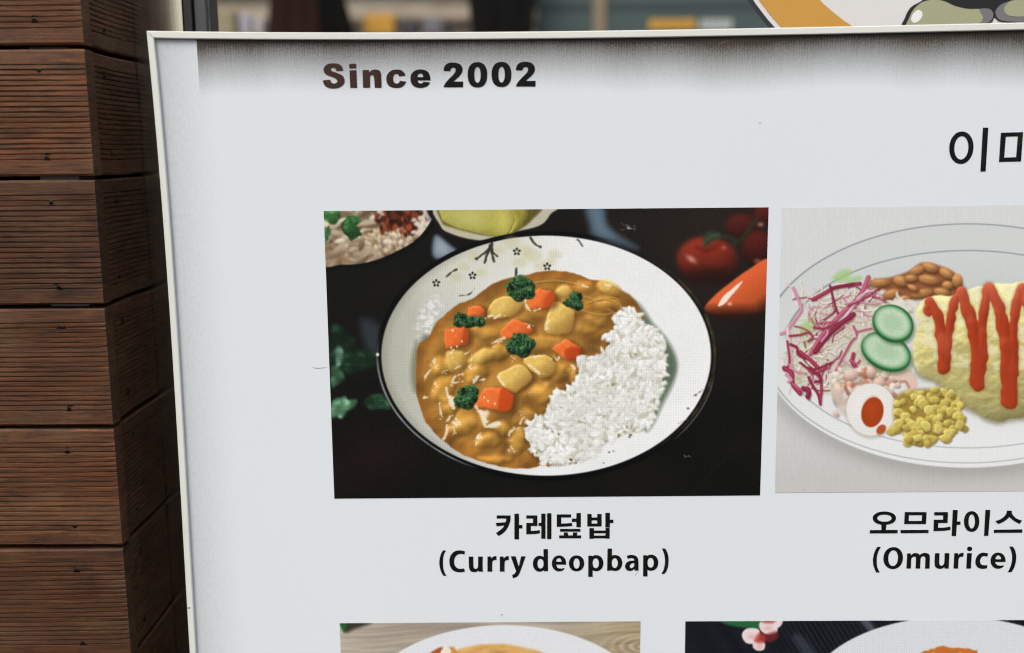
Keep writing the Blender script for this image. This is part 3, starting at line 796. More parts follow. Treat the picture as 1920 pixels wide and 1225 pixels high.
def paint_soup():
    cv = Canvas(630, 1158, 1210, 1420, 1.0, (168, 158, 141))
    X, Y = cv.X, cv.Y
    g = vnoise(X + 12 * np.sin(Y / 9), Y + 6 * np.sin(X / 60), 120, 5, 3, 4)
    kn = np.exp(-(((X - 1190) / 50) ** 2 + ((Y - 1210) / 22) ** 2))
    w = np.sin(14 * np.sqrt(((X - 1205) / 40) ** 2 + ((Y - 1212) / 16) ** 2))
    cv.C *= (.8 + .38 * g + .12 * kn * w)[..., None]
    cv.C = np.clip(cv.C + (sat((800 - X) / 180) * .06)[..., None] + (sat((X - 1020) / 150) * np.array([-.0, -.015, -.07]).reshape(3, 1, 1)).transpose(1, 2, 0), 0, 1)
    cv.poly([(630, 1150), (640, 1172), (648, 1186), (664, 1180), (700, 1166), (700, 1150)], (60, 54, 44), soft=4)
    cv.poly([(630, 1150), (640, 1176), (647, 1184), (650, 1150)], (34, 96, 40), soft=2)
    E = lambda cx, cy, rx, ry: (np.sqrt(((X - cx) / rx) ** 2 + ((Y - cy) / ry) ** 2) - 1) * ry
    cv.put(sat(.5 - E(946, 1338, 275, 166) / 2), (222, 225, 226))
    e = E(930, 1330, 170, 121) + (vnoise(X, Y, 16, 16, 6) - .5) * 3
    cv.put(sat(.5 - e / 4), np.array([204, 158, 92]) / 255 * (.8 + .4 * vnoise(X, Y, 30, 8, 7)[..., None]))
    cv.put(.6 * np.exp(-(e / 3) ** 2), (214, 172, 96))
    cv.poly([(798, 1236), (820, 1216), (834, 1214), (850, 1216), (862, 1240), (830, 1260)], (168, 84, 46), soft=2)
    cv.poly([(822, 1232), (832, 1213), (840, 1212), (850, 1226), (846, 1250), (820, 1250)], (234, 228, 214), soft=1.5)
    cv.ell(850, 1226, 5, 12, (206, 150, 60), soft=2)
    cv.ribs(.02, 28)
    return cv


def paint_pasta():
    cv = Canvas(1278, 1156, 2060, 1420, 1.0, (22, 25, 30))
    X, Y = cv.X, cv.Y
    u = X + Y * -.62
    cv.C += (.035 * np.sin(u * .62) * sat((X - 1440) / 60) + .05 * (vnoise(u, Y + X, 18, 200, 4) - .35))[..., None] * np.array([.8, 1, 1.25])
    cv.poly([(1610, 1160), (1626, 1160), (1642, 1182), (1634, 1188)], (98, 104, 116), soft=4, a=.7)
    cv.poly([(1486, 1196), (1500, 1190), (1530, 1226), (1508, 1228)], (60, 64, 74), soft=5, a=.7)
    cv.C = np.clip(cv.C, 0, 1)
    cv.poly([(1340, 1156), (1360, 1170), (1396, 1177), (1424, 1178), (1424, 1156)], (38, 98, 58), soft=2.5)
    def petal(pts):
        cv.poly(pts, (228, 212, 210), soft=1.2)
    petal([(1392, 1186), (1402, 1178), (1422, 1180), (1424, 1194), (1416, 1206), (1400, 1206), (1392, 1196)])
    petal([(1412, 1206), (1424, 1200), (1434, 1206), (1432, 1218), (1420, 1220), (1412, 1214)])
    petal([(1424, 1168), (1440, 1162), (1456, 1172), (1456, 1186), (1440, 1190), (1426, 1182)])
    petal([(1440, 1156), (1466, 1156), (1466, 1170), (1456, 1178), (1446, 1168)])
    cv.poly([(1424, 1186), (1436, 1192), (1434, 1204), (1422, 1206), (1414, 1200)], (176, 60, 52), soft=3, a=.85)
    cv.poly([(1436, 1190), (1456, 1184), (1458, 1196), (1444, 1204), (1436, 1200)], (120, 40, 44), soft=3, a=.8)
    cv.poly([(1424, 1160), (1454, 1160), (1450, 1168), (1432, 1168)], (172, 70, 60), soft=2.5, a=.85)
    for x, y in ((1410, 1194), (1424, 1212), (1440, 1178)):
        cv.ell(x, y, 6, 4, (222, 150, 148), soft=4, a=.6)
    E = lambda cx, cy, rx, ry: (np.sqrt(((X - cx) / rx) ** 2 + ((Y - cy) / ry) ** 2) - 1) * ry
    cv.put(sat(.5 - E(1788, 1310, 278, 154) / 2), (213, 218, 219))
    e = E(1778, 1330, 130, 118) + (vnoise(X, Y, 18, 18, 6) - .5) * 14
    cv.put(sat(.5 - e / 3), (196, 112, 50))
    rs = np.random.RandomState(2)
    for i in range(420):
        a, q = rs.rand() * 6.283, math.sqrt(rs.rand())
        x, y = 1778 + 128 * q * math.cos(a), 1328 + 112 * q * math.sin(a)
        t = rs.rand()
        cv.ell(x, y, 7, 3, np.array([140, 64, 32]) * (1 - t) + np.array([222, 172, 92]) * t, ang=rs.rand() * 3, soft=1.2, a=.9)
    cv.ribs(.026, 38)
    return cv
# ------------------------------------------------------------------ scene helpers
def tag(o, label=None, cat=None, group=None, kind=None):
    for k, v in (('label', label), ('category', cat), ('group', group), ('kind', kind)):
        if v:
            o[k] = v
    return o


def empty(name, loc):
    o = bpy.data.objects.new(name, None)
    o.empty_display_size = .05
    o.location = loc
    col.objects.link(o)
    return o


def mesh_obj(name, verts, faces, mat, parent=None, loc=(0, 0, 0), smooth=False):
    me = bpy.data.meshes.new(name)
    me.from_pydata([tuple(v) for v in verts], [], faces)
    me.update()
    if smooth:
        for p in me.polygons:
            p.use_smooth = True
    return link(name, me, mat, parent, loc)


def link(name, me, mat, parent=None, loc=(0, 0, 0)):
    """mesh written in world axes about loc; loc is a world position"""
    o = bpy.data.objects.new(name, me)
    if mat and not me.materials:
        me.materials.append(mat)
    col.objects.link(o)
    if parent:
        o.parent = parent
        off = Vector((0, 0, 0))
        p = parent
        while p:
            off += p.location
            p = p.parent
        o.location = Vector(loc) - off
    else:
        o.location = loc
    return o


def box_data(x0, x1, y0, y1, z0, z1):
    v = [(x, y, z) for x in (x0, x1) for y in (y0, y1) for z in (z0, z1)]
    f = [(0, 1, 3, 2), (4, 6, 7, 5), (0, 4, 5, 1), (2, 3, 7, 6), (0, 2, 6, 4), (1, 5, 7, 3)]
    return v, f


def bevel_box(name, dims, mat, parent=None, loc=(0, 0, 0), bev=.002):
    bm = bmesh.new()
    v, f = box_data(*dims)
    vs = [bm.verts.new(p) for p in v]
    for q in f:
        bm.faces.new([vs[i] for i in q])
    bmesh.ops.recalc_face_normals(bm, faces=bm.faces)
    if bev:
        bmesh.ops.bevel(bm, geom=bm.edges[:], offset=bev, segments=2, affect='EDGES', profile=.6)
    me = bpy.data.meshes.new(name)
    bm.to_mesh(me)
    bm.free()
    return link(name, me, mat, parent, loc)


class Mat:
    """small node-graph writer"""
    def __init__(self, name, rough=.5, spec=.5, metal=0.0):
        self.m = bpy.data.materials.new(name)
        self.m.use_nodes = True
        self.nt = self.m.node_tree
        self.b = self.nt.nodes['Principled BSDF']
        self.b.inputs['Roughness'].default_value = rough
        self.b.inputs['Metallic'].default_value = metal
        self.b.inputs['Specular IOR Level'].default_value = spec

    def n(self, t, **kw):
        nd = self.nt.nodes.new(t)
        for k, v in kw.items():
            if k in nd.inputs:
                self.put(nd.inputs[k], v)
            else:
                setattr(nd, k, v)
        return nd

    def put(self, sock, v):
        if hasattr(v, 'is_linked') or hasattr(v, 'links'):
            self.nt.links.new(v, sock)
        else:
            sock.default_value = v

    def math(self, op, a, b=0.0, c=0.0, clamp=False):
        nd = self.nt.nodes.new('ShaderNodeMath')
        nd.operation = op
        nd.use_clamp = clamp
        for i, v in enumerate((a, b, c)):
            self.put(nd.inputs[i], v)
        return nd.outputs[0]

    def mix(self, f, a, b, blend='MIX'):
        nd = self.nt.nodes.new('ShaderNodeMix')
        nd.data_type = 'RGBA'
        nd.blend_type = blend
        self.put(nd.inputs[0], f)
        self.put(nd.inputs[6], a if not isinstance(a, tuple) else a + (1,) * (4 - len(a)))
        self.put(nd.inputs[7], b if not isinstance(b, tuple) else b + (1,) * (4 - len(b)))
        return nd.outputs[2]

    def ramp(self, f, stops):
        nd = self.nt.nodes.new('ShaderNodeValToRGB')
        e = nd.color_ramp.elements
        while len(e) < len(stops):
            e.new(.5)
        for i, (p, c) in enumerate(stops):
            e[i].position = p
            e[i].color = tuple(c) + (1,) * (4 - len(c))
        self.put(nd.inputs[0], f)
        return nd.outputs[0]

    def coords(self, kind='Object', scale=(1, 1, 1), loc=None):
        tc = self.nt.nodes.new('ShaderNodeTexCoord')
        mp = self.nt.nodes.new('ShaderNodeMapping')
        self.nt.links.new(tc.outputs[kind], mp.inputs[0])
        mp.inputs['Scale'].default_value = scale
        if loc is not None:
            self.put(mp.inputs['Location'], loc)
        return mp.outputs[0]

    def noise(self, vec, scale, detail=4, rough=.55, dist=0.0):
        nd = self.nt.nodes.new('ShaderNodeTexNoise')
        self.nt.links.new(vec, nd.inputs['Vector'])
        nd.inputs['Scale'].default_value = scale
        nd.inputs['Detail'].default_value = detail
        nd.inputs['Roughness'].default_value = rough
        nd.inputs['Distortion'].default_value = dist
        return nd.outputs[0]

    def xyz(self, vec):
        nd = self.nt.nodes.new('ShaderNodeSeparateXYZ')
        self.nt.links.new(vec, nd.inputs[0])
        return nd.outputs

    def bump(self, h, strength=.3, dist=.001):
        nd = self.nt.nodes.new('ShaderNodeBump')
        nd.inputs['Strength'].default_value = strength
        nd.inputs['Distance'].default_value = dist
        self.put(nd.inputs['Height'], h)
        self.nt.links.new(nd.outputs[0], self.b.inputs['Normal'])

    def base(self, v):
        self.put(self.b.inputs['Base Color'], v if not isinstance(v, tuple) else v + (1,) * (4 - len(v)))

    def rough(self, v):
        self.put(self.b.inputs['Roughness'], v)


def lin(r, g, b):
    return tuple(((c / 255) / 12.92 if c <= 10 else ((c / 255 + .055) / 1.055) ** 2.4) for c in (r, g, b))


# ------------------------------------------------------------------ materials
def mat_wood(name, seed):
    m = Mat(name, .62, .35)
    oi = m.n('ShaderNodeObjectInfo')
    off = m.n('ShaderNodeCombineXYZ')
    m.put(off.inputs[0], m.math('MULTIPLY', oi.outputs['Random'], 37.0 + seed))
    m.put(off.inputs[2], m.math('MULTIPLY', oi.outputs['Random'], 11.0))
    v = m.coords('Object', (1, 1, 1), off.outputs[0])
    st = m.coords('Object', (5, 14, 110), off.outputs[0])      # grain runs along the board
    fine = m.coords('Object', (28, 60, 620), off.outputs[0])
    g = m.noise(st, 3.0, 7, .68, .5)
    f = m.noise(fine, 2.0, 5, .7)
    blot = m.noise(m.coords('Object', (1.6, 1.6, 3), off.outputs[0]), 9.0, 6, .65)
    c = m.ramp(g, [(.30, lin(34, 21, 12)), (.46, lin(80, 48, 26)), (.60, lin(108, 64, 34)), (.78, lin(146, 92, 50))])
    c = m.mix(m.math('MULTIPLY', m.math('SUBTRACT', f, .30, clamp=True), 1.3, clamp=True), c, lin(58, 38, 23))
    # weathered grey-brown film in patches, darker water stains in others
    c = m.mix(m.math('MULTIPLY', m.math('SUBTRACT', blot, .48, clamp=True), 2.2, clamp=True), c, lin(106, 82, 54))
    st2 = m.noise(m.coords('Object', (4, 4, 12), off.outputs[0]), 3.0, 6, .7)
    c = m.mix(m.math('MULTIPLY', m.math('SUBTRACT', st2, .54, clamp=True), 5.0, clamp=True), c, lin(26, 18, 13))
    speck = m.noise(m.coords('Object', (60, 60, 160), off.outputs[0]), 5.0, 2, .5)
    c = m.mix(m.math('MULTIPLY', m.math('SUBTRACT', speck, .64, clamp=True), 6.0, clamp=True), c, lin(20, 14, 11))
    tint = m.math('ADD', m.math('MULTIPLY', oi.outputs['Random'], .6), .78)
    tv = m.n('ShaderNodeCombineXYZ')
    for i in range(3):
        m.put(tv.inputs[i], tint)
    c = m.mix(1.0, c, tv.outputs[0], 'MULTIPLY')
    m.base(c)
    m.rough(m.math('ADD', m.math('MULTIPLY', f, .25), .52))
    m.bump(m.math('ADD', m.math('MULTIPLY', g, .8), f), .42, .0010)
    return m.m


WOOD = mat_wood('weathered_brown_wood', 0)


def mat_plain(name, c, rough=.5, spec=.5, metal=0.0, grain=.08, gs=40, bump=0.0):
    m = Mat(name, rough, spec, metal)
    n = m.noise(m.coords(), gs, 4, .6)
    k = m.math('ADD', m.math('MULTIPLY', n, 2 * grain), 1 - grain)
    tv = m.n('ShaderNodeCombineXYZ')
    for i in range(3):
        m.put(tv.inputs[i], k)
    m.base(m.mix(1.0, c, tv.outputs[0], 'MULTIPLY'))
    if bump:
        m.bump(n, bump, .001)
    return m.m


FRAME = None


def mat_frame():
    m = Mat('ivory_painted_frame', .42, .4)
    v = m.coords()
    n = m.noise(v, 6, 4, .6)
    d = m.noise(v, 140, 3, .6)
    c = m.mix(n, lin(214, 215, 204), lin(226, 227, 218))
    sp = m.math('MULTIPLY', m.math('SUBTRACT', d, .68, clamp=True), 6.0, clamp=True)
    c = m.mix(m.math('MULTIPLY', sp, .5), c, lin(150, 146, 132))
    chip = m.math('GREATER_THAN', m.noise(m.coords('Object', (1, 1, 1)), 60, 2, .5), .78)
    c = m.mix(m.math('MULTIPLY', chip, .6), c, lin(84, 80, 72))
    m.base(c)
    m.bump(m.noise(m.coords('Object', (3, 40, 40)), 8, 3), .12, .0006)
    return m.m


FRAME = mat_frame()
DARK = mat_plain('light_block_dark', lin(26, 24, 22), .8, .2)
GALV = mat_plain('grey_zinc', lin(112, 114, 116), .45, .5, .6, .2, 60)
SCREW = mat_plain('tarnished_screw_steel', lin(66, 60, 52), .45, .5, .8, .5, 500)
HOLE = mat_plain('screw_recess', lin(10, 9, 8), .9, .1)
CASE = mat_plain('grey_sign_case', lin(70, 70, 70), .5, .4)


def weave_height(m):
    x, y, z = m.xyz(m.coords())
    sx = m.math('SINE', m.math('MULTIPLY', x, 2 * math.pi / .0024))
    sz = m.math('SINE', m.math('MULTIPLY', z, 2 * math.pi / .0026))
    return m.math('ADD', sx, m.math('MULTIPLY', sz, .5))


def mat_sheet():
    """white flex sheet; base colour has a grainy brown-black fade along the head and a grey fade down the left hem"""
    m = Mat('white_flex_sheet', .42, .2)
    v = m.coords()
    x, y, z = m.xyz(v)
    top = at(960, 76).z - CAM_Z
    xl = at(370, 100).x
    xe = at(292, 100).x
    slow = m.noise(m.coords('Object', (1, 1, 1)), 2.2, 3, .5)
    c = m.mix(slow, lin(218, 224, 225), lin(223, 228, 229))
    # streaks: noise drawn out downwards
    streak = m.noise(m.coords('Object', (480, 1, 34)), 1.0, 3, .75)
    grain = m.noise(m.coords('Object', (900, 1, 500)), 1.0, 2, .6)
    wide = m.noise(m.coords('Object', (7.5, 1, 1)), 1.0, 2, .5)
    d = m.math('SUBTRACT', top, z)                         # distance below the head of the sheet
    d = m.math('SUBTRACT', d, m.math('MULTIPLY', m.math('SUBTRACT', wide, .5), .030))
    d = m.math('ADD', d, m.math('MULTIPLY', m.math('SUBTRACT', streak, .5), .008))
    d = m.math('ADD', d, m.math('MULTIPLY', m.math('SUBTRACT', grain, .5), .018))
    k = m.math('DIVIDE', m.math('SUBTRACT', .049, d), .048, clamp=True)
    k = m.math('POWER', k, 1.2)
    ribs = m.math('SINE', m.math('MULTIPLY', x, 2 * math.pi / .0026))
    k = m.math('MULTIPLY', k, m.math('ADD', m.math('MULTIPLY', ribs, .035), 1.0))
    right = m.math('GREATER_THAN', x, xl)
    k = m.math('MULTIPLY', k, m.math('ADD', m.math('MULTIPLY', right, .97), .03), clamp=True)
    fade_tone = m.mix(m.noise(m.coords('Object', (6, 1, 1)), 1.3, 2), lin(33, 30, 24), lin(84, 72, 58))  # brown-black tones of the head fade
    c = m.mix(k, c, fade_tone)
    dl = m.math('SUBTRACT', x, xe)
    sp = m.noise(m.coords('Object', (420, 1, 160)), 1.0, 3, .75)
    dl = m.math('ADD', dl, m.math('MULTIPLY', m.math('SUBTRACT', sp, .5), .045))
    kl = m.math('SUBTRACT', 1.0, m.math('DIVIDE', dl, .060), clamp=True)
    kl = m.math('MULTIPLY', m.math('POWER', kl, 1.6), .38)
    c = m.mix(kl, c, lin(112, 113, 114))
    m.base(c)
    m.bump(weave_height(m), .05, .0002)
    return m.m


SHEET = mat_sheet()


def mat_ink(name, c1, c2=None, x0=0, x1=1):
    m = Mat(name, .45, .14)
    v = m.coords()
    x, y, z = m.xyz(v)
    rib = m.noise(m.coords('Object', (520, 1, 60)), 1.0, 2, .6)
    c = c1
    if c2:
        f = m.math('DIVIDE', m.math('SUBTRACT', x, x0), x1 - x0, clamp=True)
        c = m.mix(f, c1, c2)
    c = m.mix(m.math('MULTIPLY', m.math('SUBTRACT', rib, .52, clamp=True), .6, clamp=True), c, lin(96, 88, 82))
    m.base(c)
    m.bump(weave_height(m), .05, .0002)
    return m.m


INK = mat_ink('black_ink', lin(17, 17, 16))
INK_TITLE = mat_ink('brown_to_black_ink', lin(62, 42, 35), lin(13, 12, 11), at(690, 140).x, at(800, 140).x)


def mat_print(name, cv, x0, z1, dx, dz, nw, nh):
    """ink colours of one printed dish, worked out above, laid on the sheet by its own width and height"""
    xs = x0 + (np.arange(nw) + .5) * dx / nw
    zs = z1 - (np.arange(nh) + .5) * dz / nh
    PX, PZ = np.meshgrid(xs, zs)
    u, w = to_units(PX, PZ)
    i = np.clip((u - cv.x0) * cv.s - .5, 0, cv.w - 1.001)
    j = np.clip((w - cv.y0) * cv.s - .5, 0, cv.h - 1.001)
    i0, j0 = i.astype(int), j.astype(int)
    fi, fj = (i - i0)[..., None], (j - j0)[..., None]
    C = cv.C
    A = (C[j0, i0] * (1 - fi) + C[j0, i0 + 1] * fi) * (1 - fj) + (C[j0 + 1, i0] * (1 - fi) + C[j0 + 1, i0 + 1] * fi) * fj
    img = bpy.data.images.new(name, nw, nh, alpha=False)
    buf = np.ones((nh, nw, 4), np.float32)
    buf[..., :3] = np.clip(A, 0, 1)[::-1]
    img.pixels.foreach_set(buf.ravel())
    img.update()
    img.pack()
    m = Mat(name, .45, .14)
    t = m.n('ShaderNodeTexImage', image=img, extension='EXTEND', interpolation='Cubic')
    m.base(t.outputs[0])
    m.bump(weave_height(m), .05, .0002)
    return m.m


# ------------------------------------------------------------------ lettering: outlines -> flat filled meshes
def path(*pts):
    """closed outline; a third element marks a corner, the rest runs smooth"""
    n = len(pts)
    cor = [i for i, p in enumerate(pts) if len(p) > 2]
    P = [p[:2] for p in pts]
    if not cor:
        return catmull(P, True, 8)
    out = []
    for a, i in enumerate(cor):
        j = cor[(a + 1) % len(cor)]
        run = [P[i]]
        k = i
        while True:
            k = (k + 1) % n
            run.append(P[k])
            if k == j:
                break
        out.append((catmull(run, False, 8) if len(run) > 2 else np.array(run, float))[:-1])
    return np.vstack(out)


def pl(*pts):
    return np.array(pts, float)


def rect(x0, y0, x1, y1):
    return pl((x0, y0), (x1, y0), (x1, y1), (x0, y1))


def oval(cx, cy, rx, ry, p=2.2, sk=0.0):
    t = np.linspace(0, 2 * math.pi, 72, endpoint=False)
    c, s = np.cos(t), np.sin(t)
    x = np.sign(c) * np.abs(c) ** (2 / p) * rx
    y = np.sign(s) * np.abs(s) ** (2 / p) * ry
    return np.stack([cx + x - sk * y, cy + y], 1)


def contour(ops, step):
    """union / difference of outlines on a fine grid, returned as clean closed loops"""
    A = np.vstack([p for _, p in ops])
    x0, y0 = A.min(0) - 3 * step
    x1, y1 = A.max(0) + 3 * step
    X, Y = np.meshgrid(np.arange(x0, x1, step), np.arange(y0, y1, step))
    F = np.full(X.shape, 1e9)
    for o, p in ops:
        d = poly_sd(X, Y, p)
        F = np.minimum(F, d) if o == '+' else np.maximum(F, -d)
    F[F == 0] = 1e-9
    ins = F < 0
    code = ins[:-1, :-1] * 1 + ins[:-1, 1:] * 2 + ins[1:, 1:] * 4 + ins[1:, :-1] * 8
    T = {1: [(3, 0)], 2: [(0, 1)], 3: [(3, 1)], 4: [(1, 2)], 5: [(3, 0), (1, 2)], 6: [(0, 2)], 7: [(3, 2)], 8: [(2, 3)], 9: [(2, 0)], 10: [(0, 1), (2, 3)], 11: [(2, 1)], 12: [(1, 3)], 13: [(1, 0)], 14: [(0, 3)]}
    def ev(j, i, e):
        a, b = (((j, i), (j, i + 1)), ((j, i + 1), (j + 1, i + 1)), ((j + 1, i), (j + 1, i + 1)), ((j, i), (j + 1, i)))[e]
        return (a, b)
    nxt = {}
    for j, i in zip(*np.nonzero((code > 0) & (code < 15))):
        for e0, e1 in T[int(code[j, i])]:
            nxt.setdefault(ev(j, i, e0), []).append(ev(j, i, e1))
            nxt.setdefault(ev(j, i, e1), []).append(ev(j, i, e0))
    loops, seen = [], set()
    for s in nxt:
        if s in seen:
            continue
        loop, cur, prev = [], s, None
        while cur not in seen:
            seen.add(cur)
            a, b = cur
            fa, fb = F[a], F[b]
            t = fa / (fa - fb)
            loop.append((x0 + step * (a[1] + (b[1] - a[1]) * t), y0 + step * (a[0] + (b[0] - a[0]) * t)))
            nn = [q for q in nxt[cur] if q not in seen]
            if not nn:
                break
            cur = nn[0]
        if len(loop) > 6:
            loops.append(np.array(loop))
    return loops


def lettering(name, glyphs, ox, oy, sc, mat, parent, label, y):
    loops = []
    for g in glyphs:
        loops += contour(g, .38 * sc)
    cu = bpy.data.curves.new(name, 'CURVE')
    cu.dimensions = '2D'
    cu.fill_mode = 'BOTH'
    for L in loops:
        s = cu.splines.new('POLY')
        s.points.add(len(L) - 1)
        flat = np.zeros((len(L), 4), np.float32)
        flat[:, 0] = L[:, 0] / 100
        flat[:, 1] = -L[:, 1] / 100
        flat[:, 3] = 1
        s.points.foreach_set('co', flat.ravel())
        s.use_cyclic_u = True
    tmp = bpy.data.objects.new(name, cu)
    col.objects.link(tmp)
    dg = bpy.context.evaluated_depsgraph_get()
    me = bpy.data.meshes.new_from_object(tmp.evaluated_get(dg))
    bpy.data.objects.remove(tmp)
    bpy.data.curves.remove(cu)
    me.name = name
    for v in me.vertices:
        p = at(ox + v.co.x * 100 / sc, oy - v.co.y * 100 / sc)
        v.co = (p.x, y, p.z - CAM_Z)
    # face the street
    bm = bmesh.new()
    bm.from_mesh(me)
    for f in bm.faces:
        if f.normal.y > 0:
            f.normal_flip()
    bm.to_mesh(me)
    bm.free()
    me.materials.clear()
    o = link(name, me, mat, parent, (0, 0, CAM_Z))
    o['label'] = label
    return o


# ------------------------------------------------------------------ setting behind the sign
Y_GLASS = .122


def build_background():
    # brushed steel cover strip between the timber and the window
    m = Mat('brushed_steel', .24, .5, 1.0)
    n = m.noise(m.coords('Object', (40, 40, 2)), 4, 4, .6)
    m.base(m.mix(n, lin(196, 188, 170), lin(228, 220, 202)))
    m.rough(m.math('ADD', m.math('MULTIPLY', n, .10), .12))
    m.bump(m.noise(m.coords('Object', (300, 300, 3)), 3, 2), .06, .0004)
    steel = m.m
    xs0, xs1 = at(245, 0, .116).x - .03, at(341, 20, .116).x
    o = bevel_box('steel_cover_strip', (xs0, xs1, 0, .03, -.9, .55), steel, None, (0, .117, CAM_Z), .0015)
    tag(o, 'brushed steel upright strip between the brown timber and the shop window', 'metal strip')
    # window: two dark uprights of the frame, the pane
    alu = mat_plain('dark_bronze_aluminium', lin(52, 50, 48), .35, .5, .5, .1, 20)
    alu2 = mat_plain('grey_window_gasket', lin(74, 76, 78), .4, .5, .2, .1, 20)
    x1 = at(386, 20, .12).x
    xm = at(362, 20, .12).x
    win = empty('shop_window', (xs1, Y_GLASS, CAM_Z - .9))
    tag(win, 'shop window with dark upright frame rising behind the menu sign', 'window')
    bevel_box('window_frame', (xs1 + .0015, xm, -.008, .05, -.9, .55), alu, win, (0, Y_GLASS, CAM_Z), .0012)
    bevel_box('gasket', (xm + .0006, x1, -.002, .045, -.9, .55), alu2, win, (0, Y_GLASS, CAM_Z), .0015)
    g = bpy.data.materials.new('window_glass')
    g.use_nodes = True
    nt = g.node_tree
    nt.nodes.remove(nt.nodes['Principled BSDF'])
    out = nt.nodes['Material Output']
    tr = nt.nodes.new('ShaderNodeBsdfTransparent')
    tr.inputs[0].default_value = (.93, .95, .94, 1)
    gl = nt.nodes.new('ShaderNodeBsdfGlossy')
    gl.inputs['Roughness'].default_value = .02
    fr = nt.nodes.new('ShaderNodeFresnel')
    fr.inputs[0].default_value = 1.12
    mx = nt.nodes.new('ShaderNodeMixShader')
    nt.links.new(fr.outputs[0], mx.inputs[0])
    nt.links.new(tr.outputs[0], mx.inputs[1])
    nt.links.new(gl.outputs[0], mx.inputs[2])
    nt.links.new(mx.outputs[0], out.inputs[0])
    v, f = box_data(x1 + .0005, 2.6, .004, .010, -.9, .55)
    mesh_obj('pane', v, f, g, win, (0, Y_GLASS, CAM_Z))

    # made-up things behind the pane, standing in for the street it reflects
    D = 3.0
    beige = Mat('reflection_beige', .8, .2)
    zz = beige.xyz(beige.coords())[2]
    n = beige.noise(beige.coords('Object', (1, 1, 3)), 5, 4, .6)
    beige.base(beige.ramp(n, [(.3, lin(150, 134, 116)), (.7, lin(206, 190, 170))]))
    wall = empty('reflection_backdrop', (0, D, CAM_Z - 1.4))  # made-up backdrop standing in for the reflected street
    tag(wall, kind='structure')
    v, f = box_data(-4, 7, 0, .1, -1.4, 2.6)
    mesh_obj('reflection_backdrop_face', v, f, beige.m, wall, (0, D, CAM_Z))
    trim = mat_plain('reflection_rail_brown', lin(112, 96, 82), .7, .2)
    for py in (-20, 40):
        z = at(900, py, D).z
        bevel_box('reflection_rail', (-4, 7, -.03, -.002, z - .014, z + .014), trim, wall, (0, D, 0), .003)
    brown = mat_plain('dark_brown_form', lin(50, 28, 22), .95, .0, 0, .3, 8)
    black = mat_plain('black_form', lin(20, 17, 17), .95, .0, 0, .3, 8)

    def silhouette(name, top, bot, y, mat, label):
        """made-up dark form for a street reflection, softly folded: top and bottom spans in layout units"""
        verts, faces = [], []
        nu, nv = 28, 10
        for j in range(nv + 1):
            t = j / nv
            py = top[2] + (bot[2] - top[2]) * t
            for i in range(nu + 1):
                s = i / nu
                px = (top[0] + (top[1] - top[0]) * s) * (1 - t) + (bot[0] + (bot[1] - bot[0]) * s) * t
                p = at(px, py, y)
                verts.append((p.x, y + .010 * math.sin(s * 17) + .004 * math.sin(s * 41 + t * 3), p.z - CAM_Z))
        w = nu + 1
        for j in range(nv):
            for i in range(nu):
                faces.append((j * w + i, (j + 1) * w + i, (j + 1) * w + i + 1, j * w + i + 1))
        n0 = len(verts)
        verts += [(a, b + .05, c) for a, b, c in verts]
        faces += [tuple(n0 + k for k in reversed(q)) for q in faces]
        for i in range(nu):
            faces.append((i, i + 1, n0 + i + 1, n0 + i))
            k = nv * w + i
            faces.append((k + 1, k, n0 + k, n0 + k + 1))
        for j in range(nv):
            a, b = j * w, (j + 1) * w
            faces.append((b, a, n0 + a, n0 + b))
            faces.append((a + nu, b + nu, n0 + b + nu, n0 + a + nu))
        o = mesh_obj(name, verts, faces, mat, None, (0, 0, CAM_Z), True)
        return tag(o, label, 'silhouette')
    silhouette('reflection_form', (512, 588, -120), (494, 600, 150), 2.3, brown, 'blurred dark brown silhouette standing in for a street reflection, nearest the window frame')
    silhouette('reflection_form', (578, 610, -120), (590, 690, 150), 2.42, black, 'blurred black silhouette standing in for a street reflection, widening to the right of the brown one')
    silhouette('reflection_form', (862, 1026, -120), (896, 984, 150), 2.35, black, 'blurred black silhouette standing in for a street reflection above the word Since')
    reflection_shelf = mat_plain('reflection_shelf_brown', lin(96, 82, 70), .7, .2)
    zt = at(700, 72, 2.6).z
    sh = empty('reflection_shelf', (0, 2.6, zt - .05))
    tag(sh, 'made-up blurred brown shelf behind the glass just above the sign frame', 'reflection_shelf')
    bevel_box('reflection_shelf_board', (at(385, 60, 2.6).x - .3, at(900, 60, 2.6).x, -.1, .12, -.025, 0), reflection_shelf, sh, (0, 2.6, zt), .004)

    def block(px0, px1, py, mat, label, name='block', cat='block'):  # made-up solid for one blurred patch of the reflected street
        a, b = at(px0, py, 2.56), at(px1, 72, 2.56)
        o = bevel_box(name, (a.x, b.x, -.05, .05, 0, a.z - zt), mat, None, (0, 2.58, zt), .012)
        tag(o, label, cat, 'blocks standing in for a reflection')
    block(452, 474, 28, mat_plain('lilac_block', lin(178, 170, 182), .7), 'blurred lilac packet, leftmost on the shelf, standing in for a reflection')
    block(478, 497, 34, mat_plain('cream_block', lin(190, 182, 178), .7), 'blurred cream packet beside the lilac one, standing in for a reflection')
    block(684, 742, 28, mat_plain('yellow_block', lin(206, 150, 52), .7), 'blurred yellow packet standing in for a reflection, right of the black silhouette')
    block(750, 786, 38, mat_plain('dark_blue_block', lin(58, 54, 62), .7), 'blurred dark packet right of the yellow one, standing in for a reflection')
    block(795, 832, 36, mat_plain('pale_grey_block', lin(112, 110, 116), .7), 'blurred pale grey packet right of the dark one, standing in for a reflection')
    block(836, 848, 40, mat_plain('black_block', lin(40, 38, 38), .7), 'blurred narrow black packet at the right end of the shelf, standing in for a reflection')
    block(398, 446, 20, mat_plain('straw_block', lin(150, 136, 108), .8, .5, 0, .4, 12), 'blurred straw coloured packet next to the window frame, standing in for a reflection')
